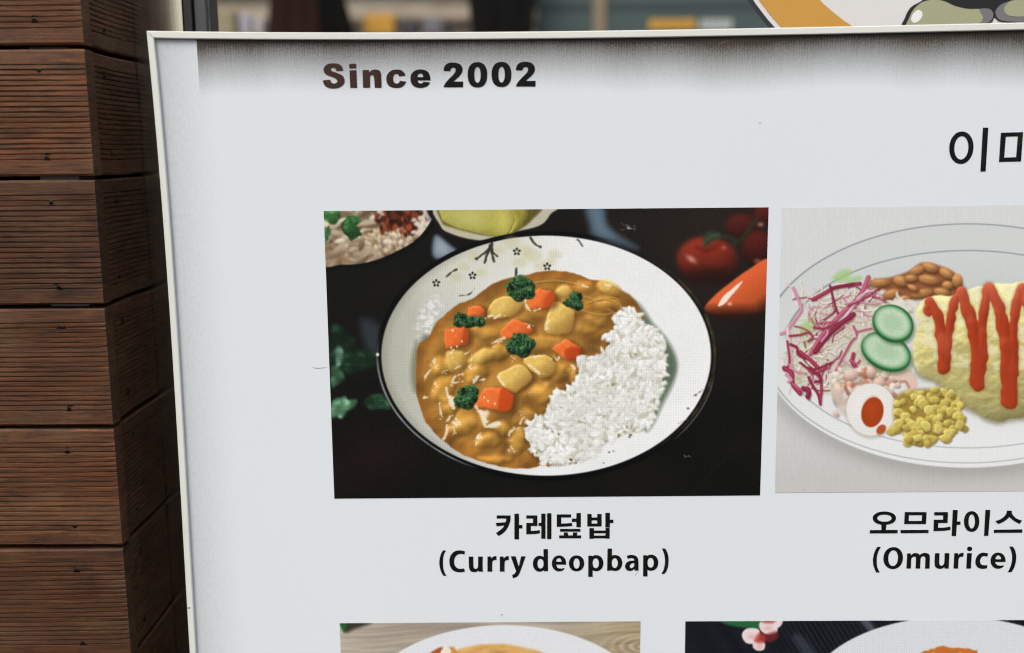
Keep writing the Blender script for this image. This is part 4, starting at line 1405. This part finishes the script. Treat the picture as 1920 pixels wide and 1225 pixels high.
    # teal board standing in for a reflection, with two blurred words
    y = 2.5
    teal = mat_plain('teal_board', lin(72, 86, 84), .6, .4, 0, .3, 5)
    a, b = at(1005, -160, y), at(1560, 210, y)
    sb = empty('reflection_teal_board', (a.x, y, b.z))
    tag(sb, 'blurred grey teal board standing in for a reflection, left of the round sticker', 'board')
    bevel_box('board', (a.x, b.x, 0, .03, b.z - CAM_Z, a.z - CAM_Z), teal, sb, (0, y, CAM_Z), .004)  # stands in for a teal street reflection
    for p0, p1, p2, p3, mt, nm in ((1112, 1134, -160, 210, mat_plain('tan_post', lin(140, 124, 100), .7), 'post'), (1216, 1304, 37, 56, mat_plain('yellow_letters', lin(214, 158, 52), .7), 'yellow_lettering'), (1312, 1372, 38, 56, mat_plain('white_letters', lin(196, 196, 190), .7), 'white_lettering'), (1005, 1560, 4, 14, mat_plain('dark_teal_band', lin(60, 70, 70), .7), 'dark_band')):
        q, r = at(p0, p2, y), at(p1, p3, y)
        if 'lettering' in nm:      # a row of stout letter blocks
            k = 5
            for i in range(k):
                w = (r.x - q.x) / k
                bevel_box('letter', (q.x + w * (i + .06), q.x + w * (i + .9), -.006, -.001, r.z - CAM_Z, q.z - CAM_Z), mt, sb, (0, y, CAM_Z), .001)
        else:
            bevel_box(nm, (q.x, r.x, -.02 if nm == 'post' else -.004, -.001, r.z - CAM_Z, q.z - CAM_Z), mt, sb, (0, y, CAM_Z), .0006)

    # round sticker on the pane
    yb = Y_GLASS + .0030
    c = Vector((.48, yb, CAM_Z + .32))
    sc = .281 / 575
    st = empty('round_sticker', (c.x, yb, c.z - 575 * sc))
    tag(st, 'large round white sticker with an orange ring on the window, top right', 'sticker')

    def disc(name, r0, r1, mat, dy, n=96):
        vs, fs = [], []
        for i in range(n):
            a = 2 * math.pi * i / n
            vs += [(r0 * math.cos(a), 0, r0 * math.sin(a)), (r1 * math.cos(a), 0, r1 * math.sin(a))]
        for i in range(n):
            j = (i + 1) % n
            fs.append((2 * i, 2 * j, 2 * j + 1, 2 * i + 1))
        if r0 == 0:
            vs = [(r1 * math.cos(2 * math.pi * i / n), 0, r1 * math.sin(2 * math.pi * i / n)) for i in range(n)]
            fs = [tuple(reversed(range(n)))]
        return mesh_obj(name, vs, fs, mat, st, (c.x, yb - dy, c.z))
    white = mat_plain('sticker_white', lin(214, 212, 208), .4, .4, 0, .03)
    disc('sticker_face', 0, 574 * sc, white, 0)
    disc('outline_ring', 566 * sc, 576 * sc, mat_plain('sticker_black', lin(40, 42, 42), .4, .4), .0005)
    disc('orange_ring', 458.3 * sc, 556 * sc, mat_plain('sticker_orange', lin(196, 146, 66), .4, .3, 0, .03), .0005)
    cols = {'k': mat_plain('print_black', lin(26, 25, 25), .4, .4), 'o': mat_plain('print_olive', lin(158, 160, 126), .4, .4, 0, .03), 'g': mat_plain('print_grey', lin(112, 112, 110), .4, .4, 0, .03), 'w': mat_plain('print_white', lin(228, 228, 224), .4, .4, 0, .02)}

    def shape(name, mt, dy, pts):
        P = catmull(pts, True, 6)
        vs = []
        for x, yy in P:
            p = at(1140 + x / 2.4615, yy / 2.4615, yb - dy)
            vs.append((p.x - c.x, 0, p.z - c.z))
        area = sum(vs[i][0] * vs[(i + 1) % len(vs)][2] - vs[(i + 1) % len(vs)][0] * vs[i][2] for i in range(len(vs)))
        idx = list(range(len(vs)))
        mesh_obj(name, vs, [tuple(idx if area > 0 else reversed(idx))], cols[mt], st, (c.x, yb - dy, c.z))
    shape('printed_outline', 'k', .0008, [(1364, 130), (1370, 84), (1398, 34), (1450, 2), (1470, -40), (1640, -90), (1900, -80), (1990, -20), (2000, 60), (1960, 104), (1880, 108), (1810, 100), (1784, 82), (1768, 106), (1700, 134), (1500, 140)])
    shape('printed_patch', 'o', .0011, [(1382, 130), (1390, 84), (1414, 40), (1452, 10), (1500, 0), (1550, 6), (1600, 28), (1660, 42), (1720, 44), (1736, 72), (1722, 104), (1640, 128), (1500, 132)])
    shape('printed_grey_patch', 'g', .0014, [(1716, 44), (1760, 42), (1778, 62), (1772, 90), (1748, 108), (1716, 116), (1732, 80)])
    shape('printed_grey_patch', 'g', .0011, [(1788, 62), (1800, 34), (1830, 14), (1880, 4), (1980, 10), (1990, 60), (1930, 98), (1860, 100), (1808, 92)])
    shape('printed_patch', 'o', .0014, [(1828, 44), (1840, 20), (1870, 2), (1960, 4), (1976, 50), (1930, 74), (1870, 76), (1838, 66)])
    shape('printed_highlight', 'w', .0014, [(1398, 90), (1408, 64), (1430, 47), (1448, 54), (1450, 76), (1434, 98), (1412, 106)])


build_background()


# ------------------------------------------------------------------ timber-clad pillar
def plank_profile(h):
    """grooved decking board, profile (depth, z), outer face at depth 0, going up"""
    P = [(.0018, 0), (0, .0018)]
    marg = .0145
    n = 18
    z0, z1 = marg, h - marg
    p = (z1 - z0) / n
    for i in range(n):
        z = z0 + i * p
        P += [(0, z), (.0013, z + p * .10), (.0014, z + p * .18), (.0003, z + p * .30), (0, z + p * .5)]
    P += [(0, z1), (.0013, z1 + p * .10), (.0014, z1 + p * .18), (.0, z1 + p * .32), (0, h - .0018), (.0018, h)]
    return P


def plank_mesh(h, length, thick, seed):
    rs = random.Random(seed)
    P = plank_profile(h)
    segs = 28
    verts, faces = [], []
    jit = [rs.uniform(-.0003, .0003) for _ in P]
    bow = rs.uniform(-.0008, .0008)
    for i in range(segs + 1):
        t = i / segs
        for k, (d, z) in enumerate(P):
            w = .00022 * math.sin(t * 7 + k * 1.3 + seed) + rs.uniform(-.00013, .00013)
            e = .0006 if i == segs and d < .001 else 0      # worn arris at the cut end
            verts.append((t * length, d + jit[k] * .4 + w * .5 + e, z + jit[k] * .5 + w + bow * 4 * t * (1 - t)))
        verts.append((t * length, thick, h))
        verts.append((t * length, thick, 0))
    w = len(P) + 2
    for i in range(segs):
        for k in range(w):
            a, b = i * w + k, i * w + (k + 1) % w
            faces.append((a, b, b + w, a + w))
    faces.append(tuple(range(w)))
    faces.append(tuple(reversed(range(segs * w, segs * w + w))))
    me = bpy.data.meshes.new('plank')
    me.from_pydata(verts, [], faces)
    bm = bmesh.new()
    bm.from_mesh(me)
    bmesh.ops.recalc_face_normals(bm, faces=bm.faces)
    bm.to_mesh(me)
    bm.free()
    return me


def screw_mesh():
    vs, fs = [], []
    n = 14
    for r, y in ((.0023, .0006), (.0021, -.0002), (.0014, -.0004)):
        for i in range(n):
            a = 2 * math.pi * i / n
            vs.append((r * math.cos(a), y, r * math.sin(a)))
    for q in range(2):
        for i in range(n):
            j = (i + 1) % n
            fs.append((q * n + i, q * n + j, (q + 1) * n + j, (q + 1) * n + i))
    fs.append(tuple(2 * n + i for i in range(n)))
    me = bpy.data.meshes.new('screw')
    me.from_pydata(vs, [], fs)
    me.materials.append(SCREW)
    me.materials.append(HOLE)
    bm = bmesh.new()
    bm.from_mesh(me)
    bmesh.ops.recalc_face_normals(bm, faces=bm.faces)
    for dims in ((-.0016, .0016, -.00055, -.0001, -.0006, .0006), (-.0006, .0006, -.00058, -.0001, -.0016, .0016)):
        v, f = box_data(*dims)
        b = [bm.verts.new(p) for p in v]
        for q in f:
            nf = bm.faces.new([b[i] for i in q])
            nf.material_index = 1
    # splintered dark rim of the hole
    rim = []
    rs = random.Random(3)
    for i in range(18):
        a = 2 * math.pi * i / 18
        r = .0022 + rs.random() * .0024
        rim.append(bm.verts.new((r * 1.25 * math.cos(a), .0003, r * .9 * math.sin(a))))
    nf = bm.faces.new(rim)
    nf.material_index = 1
    bmesh.ops.recalc_face_normals(bm, faces=[nf])
    if nf.normal.y > 0:
        nf.normal_flip()
    bm.to_mesh(me)
    bm.free()
    return me


def build_pillar():
    YF = -.020
    TH = .020
    gaps = [at(100, p, YF).z for p in (88.5, 334.5, 576, 802.5, 1027)]
    pitch = (gaps[0] - gaps[-1]) / 4
    edges = [gaps[0] + pitch] + gaps + [gaps[-1] - pitch, gaps[-1] - 2 * pitch]
    xe = sum(at(p, q, YF).x for p, q in ((149, 40), (164, 210), (187, 460), (204, 690), (224, 915), (240, 1150))) / 6
    xl = -.66
    GAP = .0042
    root = empty('timber_pillar', (xe - .13, .05, edges[-1]))
    tag(root, 'brown grooved timber boards cladding the pillar left of the sign', 'pillar')
    sm = screw_mesh()
    fs = {0: [(64, 37)], 1: [(73, 132), (88, 296)], 2: [(96, 380), (110, 538)], 3: [(115, 614), (130, 766)], 4: [(126, 847), (140, 987)], 5: [(143, 1069), (155, 1206)]}
    rs = random.Random(5)
    for i in range(len(edges) - 1):
        zt, zb = edges[i] - GAP / 2, edges[i + 1] + GAP / 2
        h = zt - zb
        me = plank_mesh(h, xe - xl, TH, i)
        o = link('plank', me, WOOD, root, (xl, YF, zb))
        for k, (px, py) in enumerate(fs.get(i, [])):
            p = at(px, py, YF)
            s = link('screw', sm, None, o, (p.x, YF - .0001, p.z))
            s.rotation_euler.y = rs.uniform(0, 3)
        # board on the return face; its length runs away from the street
        L = .1365 - TH + .0 - .0005
        me2 = plank_mesh(h, L, TH, 20 + i)
        for v in me2.vertices:      # local x -> +y, depth -> -x
            x, y, z = v.co
            v.co = (-y, x, z)
        me2.flip_normals() if False else None
        bm = bmesh.new()
        bm.from_mesh(me2)
        bmesh.ops.recalc_face_normals(bm, faces=bm.faces)
        bm.to_mesh(me2)
        bm.free()
        o2 = link('plank', me2, WOOD, root, (xe - .0016 + rs.uniform(-.0006, .0006), YF + TH + .0005, zb))
        for zz in (zt - .021, zb + .021):
            s = link('screw', sm, None, o2, (xe - .0016 + .0004, YF + TH + .030 + rs.uniform(-.004, .006), zz + rs.uniform(-.002, .002)))
            s.rotation_euler = (0, rs.uniform(0, 3), math.pi / 2)
    z0, z1 = edges[-1], edges[0]
    bevel_box('light_block_core', (xl, xe - .025, .042, .11, z0, z1), DARK, root, (0, 0, 0), 0)  # dark box added so light does not leak between the boards
    a, b = at(52, 80, 0).x, at(128, 80, 0).x
    bevel_box('backing_post', (a, b, .0005, .0415, z0, z1), GALV, root, (0, 0, 0), .001)


build_pillar()


# ------------------------------------------------------------------ the menu sign
def build_sign():
    xl, xr = at(284, 600).x, 0.0
    # outer edges of the trim, slightly bowed to follow lens distortion
    top_pts = [(277, 59), (380, 60.6), (780, 62.2), (1140, 58.3), (1530, 52), (1920, 43.5), (2200, 37)]
    left_pts = [(277, 58), (308, 405), (334.4, 820), (358.4, 1225), (376, 1500)]
    tp = [at(*p) for p in top_pts]
    lp = [at(*p) for p in left_pts]
    z_bot = lp[-1].z
    x_right = tp[-1].x
    x_left = lp[0].x
    z_top = tp[0].z
    lp[0] = Vector((x_left, 0, z_top))
    tp[0] = Vector((x_left, 0, z_top))
    WB = .0068
    root = empty('menu_sign', ((x_left + x_right) / 2, .04, z_bot))
    tag(root, 'white menu signboard with ivory frame and four printed dish photographs', 'menu sign')
    prof = [(0, .030), (0, -.0035), (.0008, -.0045), (WB - .0008, -.0045), (WB, -.0037), (WB, .030)]   # (inward, depth)

    def bar(name, pts, inward, m0, m1):
        """trim strip along pts; inward is the unit vector to the sheet; mitred ends"""
        P = np.array([(p.x, p.z) for p in pts])
        t = np.concatenate([[0], np.cumsum(np.hypot(*np.diff(P, axis=0).T))])
        T = np.linspace(0, t[-1], 25)
        # smooth interpolation through the measured points
        cf = np.polyfit(t, P @ np.array(inward), 3)
        base = np.polyval(cf, T) - np.polyval(cf, 0) + (P[0] @ np.array(inward))
        along = np.array([-inward[1], inward[0]])
        if (P[-1] - P[0]) @ along < 0:
            along = -along
        s0 = P[0] @ along
        vs, fs = [], []
        n = len(prof)
        for i, q in enumerate(T):
            for c, d in prof:
                a = q
                if i == 0 and m0:
                    a = q + c + .00028
                if i == len(T) - 1 and m1:
                    a = q - c - .00028
                x, z = along * (s0 + a) + np.array(inward) * (base[i] + c)
                vs.append((x, d, z - CAM_Z))
        for i in range(len(T) - 1):
            for k in range(n):
                a, b = i * n + k, i * n + (k + 1) % n
                fs.append((a, b, b + n, a + n))
        fs.append(tuple(range(n)))
        fs.append(tuple(reversed(range((len(T) - 1) * n, len(T) * n))))
        o = mesh_obj(name, vs, fs, FRAME, root, (0, 0, CAM_Z))
        bm = bmesh.new()
        bm.from_mesh(o.data)
        bmesh.ops.recalc_face_normals(bm, faces=bm.faces)
        bm.to_mesh(o.data)
        bm.free()
    bar('frame_bar', tp, (0, -1), True, True)
    bar('frame_bar', lp, (1, 0), True, True)
    bar('frame_bar', [Vector((x_right, 0, tp[-1].z)), Vector((x_right, 0, (tp[-1].z + z_bot) / 2)), Vector((x_right, 0, z_bot + .1)), Vector((x_right, 0, z_bot))], (-1, 0), True, True)
    xb = lp[-1].x
    bar('frame_bar', [Vector((xb, 0, z_bot)), Vector((0, 0, z_bot)), Vector((x_right - .1, 0, z_bot)), Vector((x_right, 0, z_bot))], (0, 1), True, True)
    bevel_box('sign_case', (x_left + .004, x_right - .004, .0305, .108, z_bot + .006 - CAM_Z, z_top - .008 - CAM_Z), CASE, root, (0, 0, CAM_Z), .002)
    v, f = box_data(x_left + .0035, x_right - .003, 0, .002, z_bot + .003 - CAM_Z, z_top - .0040 - CAM_Z)
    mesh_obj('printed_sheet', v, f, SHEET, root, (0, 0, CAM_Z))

    # printed dishes
    def dish(name, cv, corners, res, label):
        P = [at(*p) for p in corners]                  # tl, tr, br, bl
        x0, x1 = (P[0].x + P[3].x) / 2, (P[1].x + P[2].x) / 2
        z1, z0 = (P[0].z + P[1].z) / 2, (P[2].z + P[3].z) / 2
        mt = mat_print(name, cv, x0, z1, x1 - x0, z1 - z0, res[0], res[1])
        me = bpy.data.meshes.new(name)
        me.from_pydata([(p.x, -.0004, p.z - CAM_Z) for p in P], [], [(0, 3, 2, 1)])
        uv = me.uv_layers.new(name='uv')
        for li, lp_ in enumerate(me.loops):
            p = P[lp_.vertex_index]
            uv.data[li].uv = ((p.x - x0) / (x1 - x0), (p.z - z0) / (z1 - z0))
        o = link('dish_photograph', me, mt, root, (0, 0, CAM_Z))
        o['label'] = label
    dish('print_curry', paint_curry(), [(607, 396), (1441, 389), (1425, 929), (627, 935)], (960, 620), 'printed photograph of curry and white rice in a bowl on black')
    dish('print_omurice', paint_omurice(), [(1466, 390), (2050, 383), (2028, 920), (1453, 924)], (660, 620), 'printed photograph of an omelette plate with ketchup zigzag and salad')
    dish('print_soup', paint_soup(), [(637, 1168.5), (1201, 1165), (1196, 1412), (646, 1414)], (560, 250), 'printed photograph of a white dish on grey wood')
    dish('print_pasta', paint_pasta(), [(1285, 1165), (2055, 1162), (2046, 1412), (1281, 1413)], (760, 250), 'printed photograph of a white plate on dark blue with a blossom')

    # scuffs and specks on the sheet
    scuff = mat_plain('grey_scuff', lin(140, 140, 138), .7, .1)
    def mark(pts, w):
        vs, fs = [], []
        for i, (px, py) in enumerate(pts):
            t = i / (len(pts) - 1)
            h = w * (.25 + 1.5 * t * (1 - t))
            for s in (-1, 1):
                q = at(px, py + s * h)
                vs.append((q.x, -.0004, q.z - CAM_Z))
        for i in range(len(pts) - 1):
            fs.append((2 * i, 2 * i + 1, 2 * i + 3, 2 * i + 2))
        mesh_obj('scuff', vs, fs, scuff, root, (0, 0, CAM_Z))
    mark([(585, 689), (594, 690.5), (603, 690), (613, 689)], .8)
    mark([(1190, 1080), (1193, 1076), (1196, 1071)], 1.2)
    mark([(1423, 231), (1425, 230), (1427, 231)], 1.0)
    mark([(1345, 87), (1354, 80), (1366, 76)], .7)
    mark([(938, 1154), (941, 1152), (944, 1153)], 1.2)

    # lettering
    C = 1
    yl = -.0004
    two = path((1078, 148, C), (1085, 115), (1105, 90), (1140, 78), (1180, 80), (1215, 92), (1235, 118), (1237, 150), (1222, 180), (1195, 208), (1160, 238, C), (1243, 238, C), (1243, 285, C), (1078, 285, C), (1090, 258), (1115, 225), (1150, 190), (1172, 165), (1180, 145), (1177, 128), (1163, 120), (1148, 124), (1138, 135), (1134, 150, C))
    since = [
        [('+', path((240, 146, C), (232, 118), (215, 98), (185, 87), (150, 85), (115, 90), (88, 108), (75, 135), (80, 160), (100, 180), (135, 195), (165, 207), (185, 222), (190, 238), (180, 250), (160, 254), (143, 247), (133, 232), (131, 221, C), (68, 228, C), (75, 255), (95, 280), (125, 292), (160, 296), (200, 290), (232, 272), (250, 245), (250, 218), (238, 193), (215, 177), (180, 163), (150, 152), (138, 143), (137, 132), (146, 123), (160, 121), (172, 127), (180, 140), (183, 150, C)))],
        [('+', pl((289, 90), (348, 88), (350, 126), (291, 128)))], [('+', pl((292, 144), (350, 142), (357, 290), (298, 290)))],
        [('+', path((401, 142, C), (456, 140, C), (457, 163, C), (475, 145), (505, 137), (540, 145), (555, 168), (558, 200), (562, 289, C), (503, 289, C), (498, 210), (490, 187), (478, 183), (466, 192), (464, 215), (466, 289, C), (405, 289, C)))],
        [('+', path((762, 188, C), (750, 163), (725, 143), (690, 137), (650, 142), (618, 165), (601, 200), (603, 240), (620, 270), (650, 287), (690, 291), (725, 285), (752, 265), (767, 238, C), (715, 231, C), (705, 248), (688, 254), (668, 247), (659, 225), (658, 205), (665, 182), (683, 173), (700, 178), (708, 193, C)))],
        [('+', path((970, 228, C), (968, 200), (958, 170), (935, 147), (900, 137), (865, 138), (830, 152), (808, 180), (802, 213), (808, 248), (828, 274), (860, 288), (895, 290), (930, 282), (955, 265), (968, 245, C), (910, 239, C), (903, 249), (888, 253), (870, 247), (862, 228, C))), ('-', path((860, 200, C), (864, 182), (875, 172), (890, 170), (903, 178), (910, 200, C)))],
        [('+', two)],
        [('+', oval(1363, 181, 82, 106, 2.35)), ('-', oval(1363, 181, 26, 66, 2.3))],
        [('+', oval(1564, 178, 83, 105, 2.35)), ('-', oval(1565, 179, 26, 66, 2.3))],
        [('+', two + np.array([606, -6]))]]
    lettering('printed_lettering', since, 590, 100, 1920 / 430, INK_TITLE, root, 'heavy brown to black lettering reading Since 2002', yl)
    R = rect
    kare = [
        [('+', R(157, 121, 340, 165)), ('+', pl((142, 226), (300, 213), (290, 258), (158, 272))), ('+', path((290, 121, C), (350, 121, C), (346, 190), (330, 245), (300, 305), (255, 360), (185, 406, C), (145, 367, C), (205, 325), (250, 280), (275, 235), (288, 190), (291, 165, C)))],
        [('+', R(402, 97, 466, 453)), ('+', R(460, 253, 513, 301))],
        [('+', R(567, 121, 720, 165)), ('+', R(660, 121, 720, 268)), ('+', R(567, 225, 720, 268)), ('+', R(567, 225, 630, 382)), ('+', path((567, 338, C), (630, 336, C), (690, 333), (752, 324, C), (760, 367, C), (690, 378), (567, 382, C)))],
        [('+', R(735, 225, 780, 267)), ('+', R(774, 96, 833, 443))], [('+', R(855, 91, 915, 449))],
        [('+', R(989, 107, 1187, 150)), ('+', R(989, 107, 1050, 278)), ('+', path((989, 235, C), (1100, 232), (1197, 225, C), (1206, 268, C), (1100, 276), (989, 279, C)))],
        [('+', R(1197, 165, 1264, 211)), ('+', R(1260, 88, 1322, 284))],
        [('+', R(1033, 308, 1317, 346))], [('+', pl((1085, 356), (1140, 356), (1148, 402), (1088, 402))), ('+', pl((1215, 356), (1272, 356), (1268, 402), (1210, 402))), ('+', R(1022, 397, 1326, 438))],
        [('+', R(1411, 102, 1472, 275)), ('+', R(1549, 101, 1609, 274)), ('+', R(1411, 150, 1609, 190)), ('+', R(1411, 233, 1609, 274))],
        [('+', R(1661, 85, 1724, 288)), ('+', R(1720, 180, 1772, 227))],
        [('+', R(1440, 296, 1503, 444)), ('+', R(1663, 294, 1721, 442)), ('+', R(1440, 330, 1721, 368)), ('+', R(1440, 400, 1721, 438))]]
    lettering('printed_lettering', kare, 910, 950, 1920 / 260, INK, root, 'black Korean lettering of four syllables under the curry photograph', yl)
    rr = path((868, 238, C), (925, 236, C), (930, 270, C), (950, 245), (980, 232), (1010, 230, C), (1010, 292, C), (975, 295), (950, 312), (943, 350), (943, 474, C), (868, 474, C))
    cur1 = [
        [('+', path((172, 142, C), (222, 142, C), (190, 200), (174, 270), (172, 340), (178, 420), (198, 490), (228, 541, C), (180, 541, C), (145, 480), (122, 410), (115, 335), (122, 260), (142, 195)))],
        [('+', path((517, 157, C), (508, 208, C), (475, 198), (440, 198), (400, 210), (365, 245), (347, 300), (352, 360), (378, 405), (420, 427), (460, 430), (503, 422, C), (517, 470, C), (480, 482), (430, 484), (370, 475), (315, 440), (282, 385), (272, 320), (280, 250), (310, 195), (360, 155), (420, 141), (475, 145)))],
        [('+', path((575, 238, C), (647, 238, C), (648, 370), (655, 410), (680, 432), (708, 420), (720, 385), (722, 238, C), (795, 238, C), (793, 400), (797, 474, C), (733, 474, C), (730, 455, C), (700, 475), (660, 482), (615, 473), (588, 440), (577, 380)))],
        [('+', rr)], [('+', rr + np.array([193, 0]))],
        [('+', path((1232, 234, C), (1308, 234, C), (1358, 395, C), (1395, 234, C), (1467, 234, C), (1405, 410), (1370, 500), (1335, 550), (1268, 579, C), (1252, 528, C), (1290, 508), (1316, 470, C)))],
        [('+', oval(1684, 350, 105, 125, 2.1)), ('-', R(1800, 200, 1830, 500)), ('-', R(1755, 430, 1830, 500)), ('-', oval(1698, 350, 47, 75, 2.2)), ('+', pl((1745, 122), (1815, 122), (1815, 467), (1755, 467), (1745, 440)))]]
    lettering('printed_lettering', cur1, 810, 1015, 1920 / 230, INK, root, 'bold black lettering, left half of the word line under the curry', yl)
    pb = [('+', oval(702, 327, 108, 121, 2.1)), ('-', R(560, 200, 596, 460)), ('-', R(560, 420, 640, 450)), ('+', pl((584, 215), (640, 215), (645, 240), (650, 533), (582, 533))), ('-', oval(696, 328, 46, 73, 2.2))]
    cur2 = [
        [('+', oval(145, 331, 107, 120, 2.1)), ('-', path((103, 305, C), (110, 272), (130, 256), (150, 254), (172, 266), (186, 305, C))), ('-', path((104, 350, C), (262, 350, C), (262, 440, C), (237, 440, C), (225, 398, C), (190, 407), (150, 405), (120, 390)))],
        [('+', oval(408, 330, 115, 119, 2.1)), ('-', oval(408, 332, 45, 76, 2.2))],
        pb,
        [('+', oval(983, 325, 111, 120, 2.1)), ('-', R(840, 180, 880, 460)), ('-', R(860, 415, 925, 450)), ('+', pl((872, 108), (940, 108), (939, 250), (926, 440), (866, 440))), ('-', oval(981, 326, 45, 73, 2.2))],
        [('+', path((1160, 222, C), (1200, 206), (1245, 204), (1295, 218), (1325, 250), (1335, 300), (1338, 438, C), (1280, 440, C), (1272, 415, C), (1245, 437), (1205, 444), (1165, 433), (1140, 400), (1137, 360), (1160, 318), (1205, 295), (1272, 288, C), (1268, 268), (1245, 254), (1210, 254), (1178, 266, C))), ('-', path((1272, 325, C), (1235, 332), (1212, 352), (1205, 380), (1222, 400), (1245, 396), (1268, 375), (1274, 355, C)))],
        [(o, p + np.array([823, -7])) for o, p in pb],
        [('+', path((1686, 107, C), (1738, 107, C), (1770, 170), (1786, 240), (1788, 310), (1778, 390), (1755, 450), (1725, 490, C), (1680, 490, C), (1710, 430), (1728, 360), (1733, 300), (1727, 220), (1710, 160)))]]
    lettering('printed_lettering', cur2, 1030, 1015, 8.0, INK, root, 'bold black lettering, right half of the word line under the curry', yl)
    omk = [
        [('+', oval(243, 170, 140, 80, 2.1)), ('-', oval(244, 170, 86, 42, 2.1)), ('+', pl((207, 240), (268, 240), (260, 320), (207, 320))), ('+', pl((70, 313), (403, 311), (402, 352), (68, 353)))],
        [('+', pl((487, 97), (750, 97), (743, 241), (480, 241))), ('-', pl((538, 135), (696, 135), (691, 203), (535, 203)))], [('+', pl((437, 312), (774, 310), (773, 349), (437, 351)))],
        [('+', R(841, 97, 1006, 137)), ('+', pl((950, 97), (1007, 97), (1001, 228), (945, 228))), ('+', pl((838, 188), (1003, 188), (1001, 228), (836, 228))), ('+', pl((836, 188), (892, 188), (886, 325), (832, 325))), ('+', path((834, 285, C), (890, 285, C), (970, 282), (1035, 270, C), (1038, 310, C), (960, 322), (832, 325, C)))],
        [('+', pl((1064, 71), (1124, 73), (1103, 385), (1049, 385))), ('+', pl((1108, 210), (1157, 210), (1155, 250), (1106, 250)))],
        [('+', oval(1290, 210, 92, 124, 2.15)), ('-', oval(1291, 210, 38, 84, 2.15))], [('+', pl((1455, 71), (1514, 71), (1490, 383), (1438, 383)))],
        [('+', path((1712, 80, C), (1773, 80, C), (1772, 105), (1790, 140), (1830, 175), (1897, 200, C), (1865, 239, C), (1800, 205), (1742, 157, C), (1700, 195), (1650, 225), (1610, 241, C), (1572, 206, C), (1630, 185), (1680, 150), (1706, 112)))],
        [('+', pl((1557, 309), (1899, 304), (1898, 345), (1555, 347)))]]
    lettering('printed_lettering', omk, 1620, 945, 6.4, INK, root, 'black Korean lettering of five syllables under the omelette photograph', yl)
    ome = [
        [('+', path((160, 66, C), (202, 66, C), (175, 115), (158, 170), (152, 230), (155, 290), (168, 335), (188, 374, C), (145, 374, C), (125, 330), (110, 280), (106, 225), (115, 160), (135, 105)))],
        [('+', oval(349, 201, 117, 132, 2.1, .03)), ('-', oval(348, 202, 58, 94, 2.1, .04))],
        [('+', path((516, 145, C), (560, 145, C), (563, 168, C), (590, 145), (620, 140), (655, 150), (665, 165, C), (695, 145), (730, 138), (770, 150), (788, 185), (785, 327, C), (730, 327, C), (735, 215), (730, 190), (710, 180), (690, 190), (678, 215), (672, 327, C), (617, 327, C), (622, 215), (617, 190), (600, 183), (578, 195), (566, 220), (562, 327, C), (507, 327, C)))],
        [('+', path((850, 142, C), (905, 142, C), (902, 240), (905, 275), (925, 293), (950, 280), (962, 250), (966, 142, C), (1024, 142, C), (1015, 327, C), (966, 327, C), (965, 308, C), (940, 325), (905, 330), (870, 320), (850, 295), (845, 250)))],
        [('+', path((1082, 142, C), (1128, 142, C), (1130, 165, C), (1150, 145), (1195, 135, C), (1190, 185, C), (1160, 185), (1140, 200), (1132, 235), (1128, 327, C), (1072, 327, C)))],
        [('+', oval(1266, 90, 31, 27, 2.1))], [('+', pl((1235, 142), (1293, 142), (1281, 327), (1225, 327)))],
        [('+', path((1490, 145, C), (1477, 185, C), (1445, 177), (1415, 185), (1395, 215), (1392, 250), (1408, 278), (1440, 287), (1477, 285, C), (1477, 322, C), (1440, 330), (1400, 328), (1360, 310), (1338, 275), (1335, 235), (1350, 185), (1385, 150), (1430, 135)))],
        [('+', oval(1607, 232, 90, 97, 2.1)), ('-', path((1575, 215, C), (1585, 185), (1605, 168), (1625, 175), (1640, 195), (1643, 215, C))), ('-', path((1572, 247, C), (1710, 247, C), (1710, 330, C), (1680, 330, C), (1673, 284, C), (1640, 292), (1600, 285), (1578, 265)))],
        [('+', path((1742, 62, C), (1785, 62, C), (1812, 110), (1825, 175), (1820, 245), (1800, 315), (1768, 371, C), (1722, 371, C), (1752, 315), (1770, 255), (1776, 190), (1768, 130)))]]
    lettering('printed_lettering', ome, 1620, 1015, 6.4, INK, root, 'bold black word in brackets under the omelette photograph', yl)
    imi = [[('+', oval(1382, 444, 104, 139, 2.05, .04)), ('-', oval(1382, 445, 60, 100, 2.05, .05))], [('+', pl((1566, 273), (1613, 272), (1590, 648), (1545, 648)))],
           [('+', pl((1720, 316), (1911, 311), (1893, 562), (1704, 566))), ('-', pl((1763, 350), (1866, 346), (1851, 526), (1749, 529)))], [('+', pl((2020, 270), (2067, 269), (2044, 645), (1999, 645)))]]
    lettering('printed_lettering', imi, 1500, 180, 1920 / 420, INK, root, 'large thin black Korean lettering at the right above the photographs', yl)


build_sign()
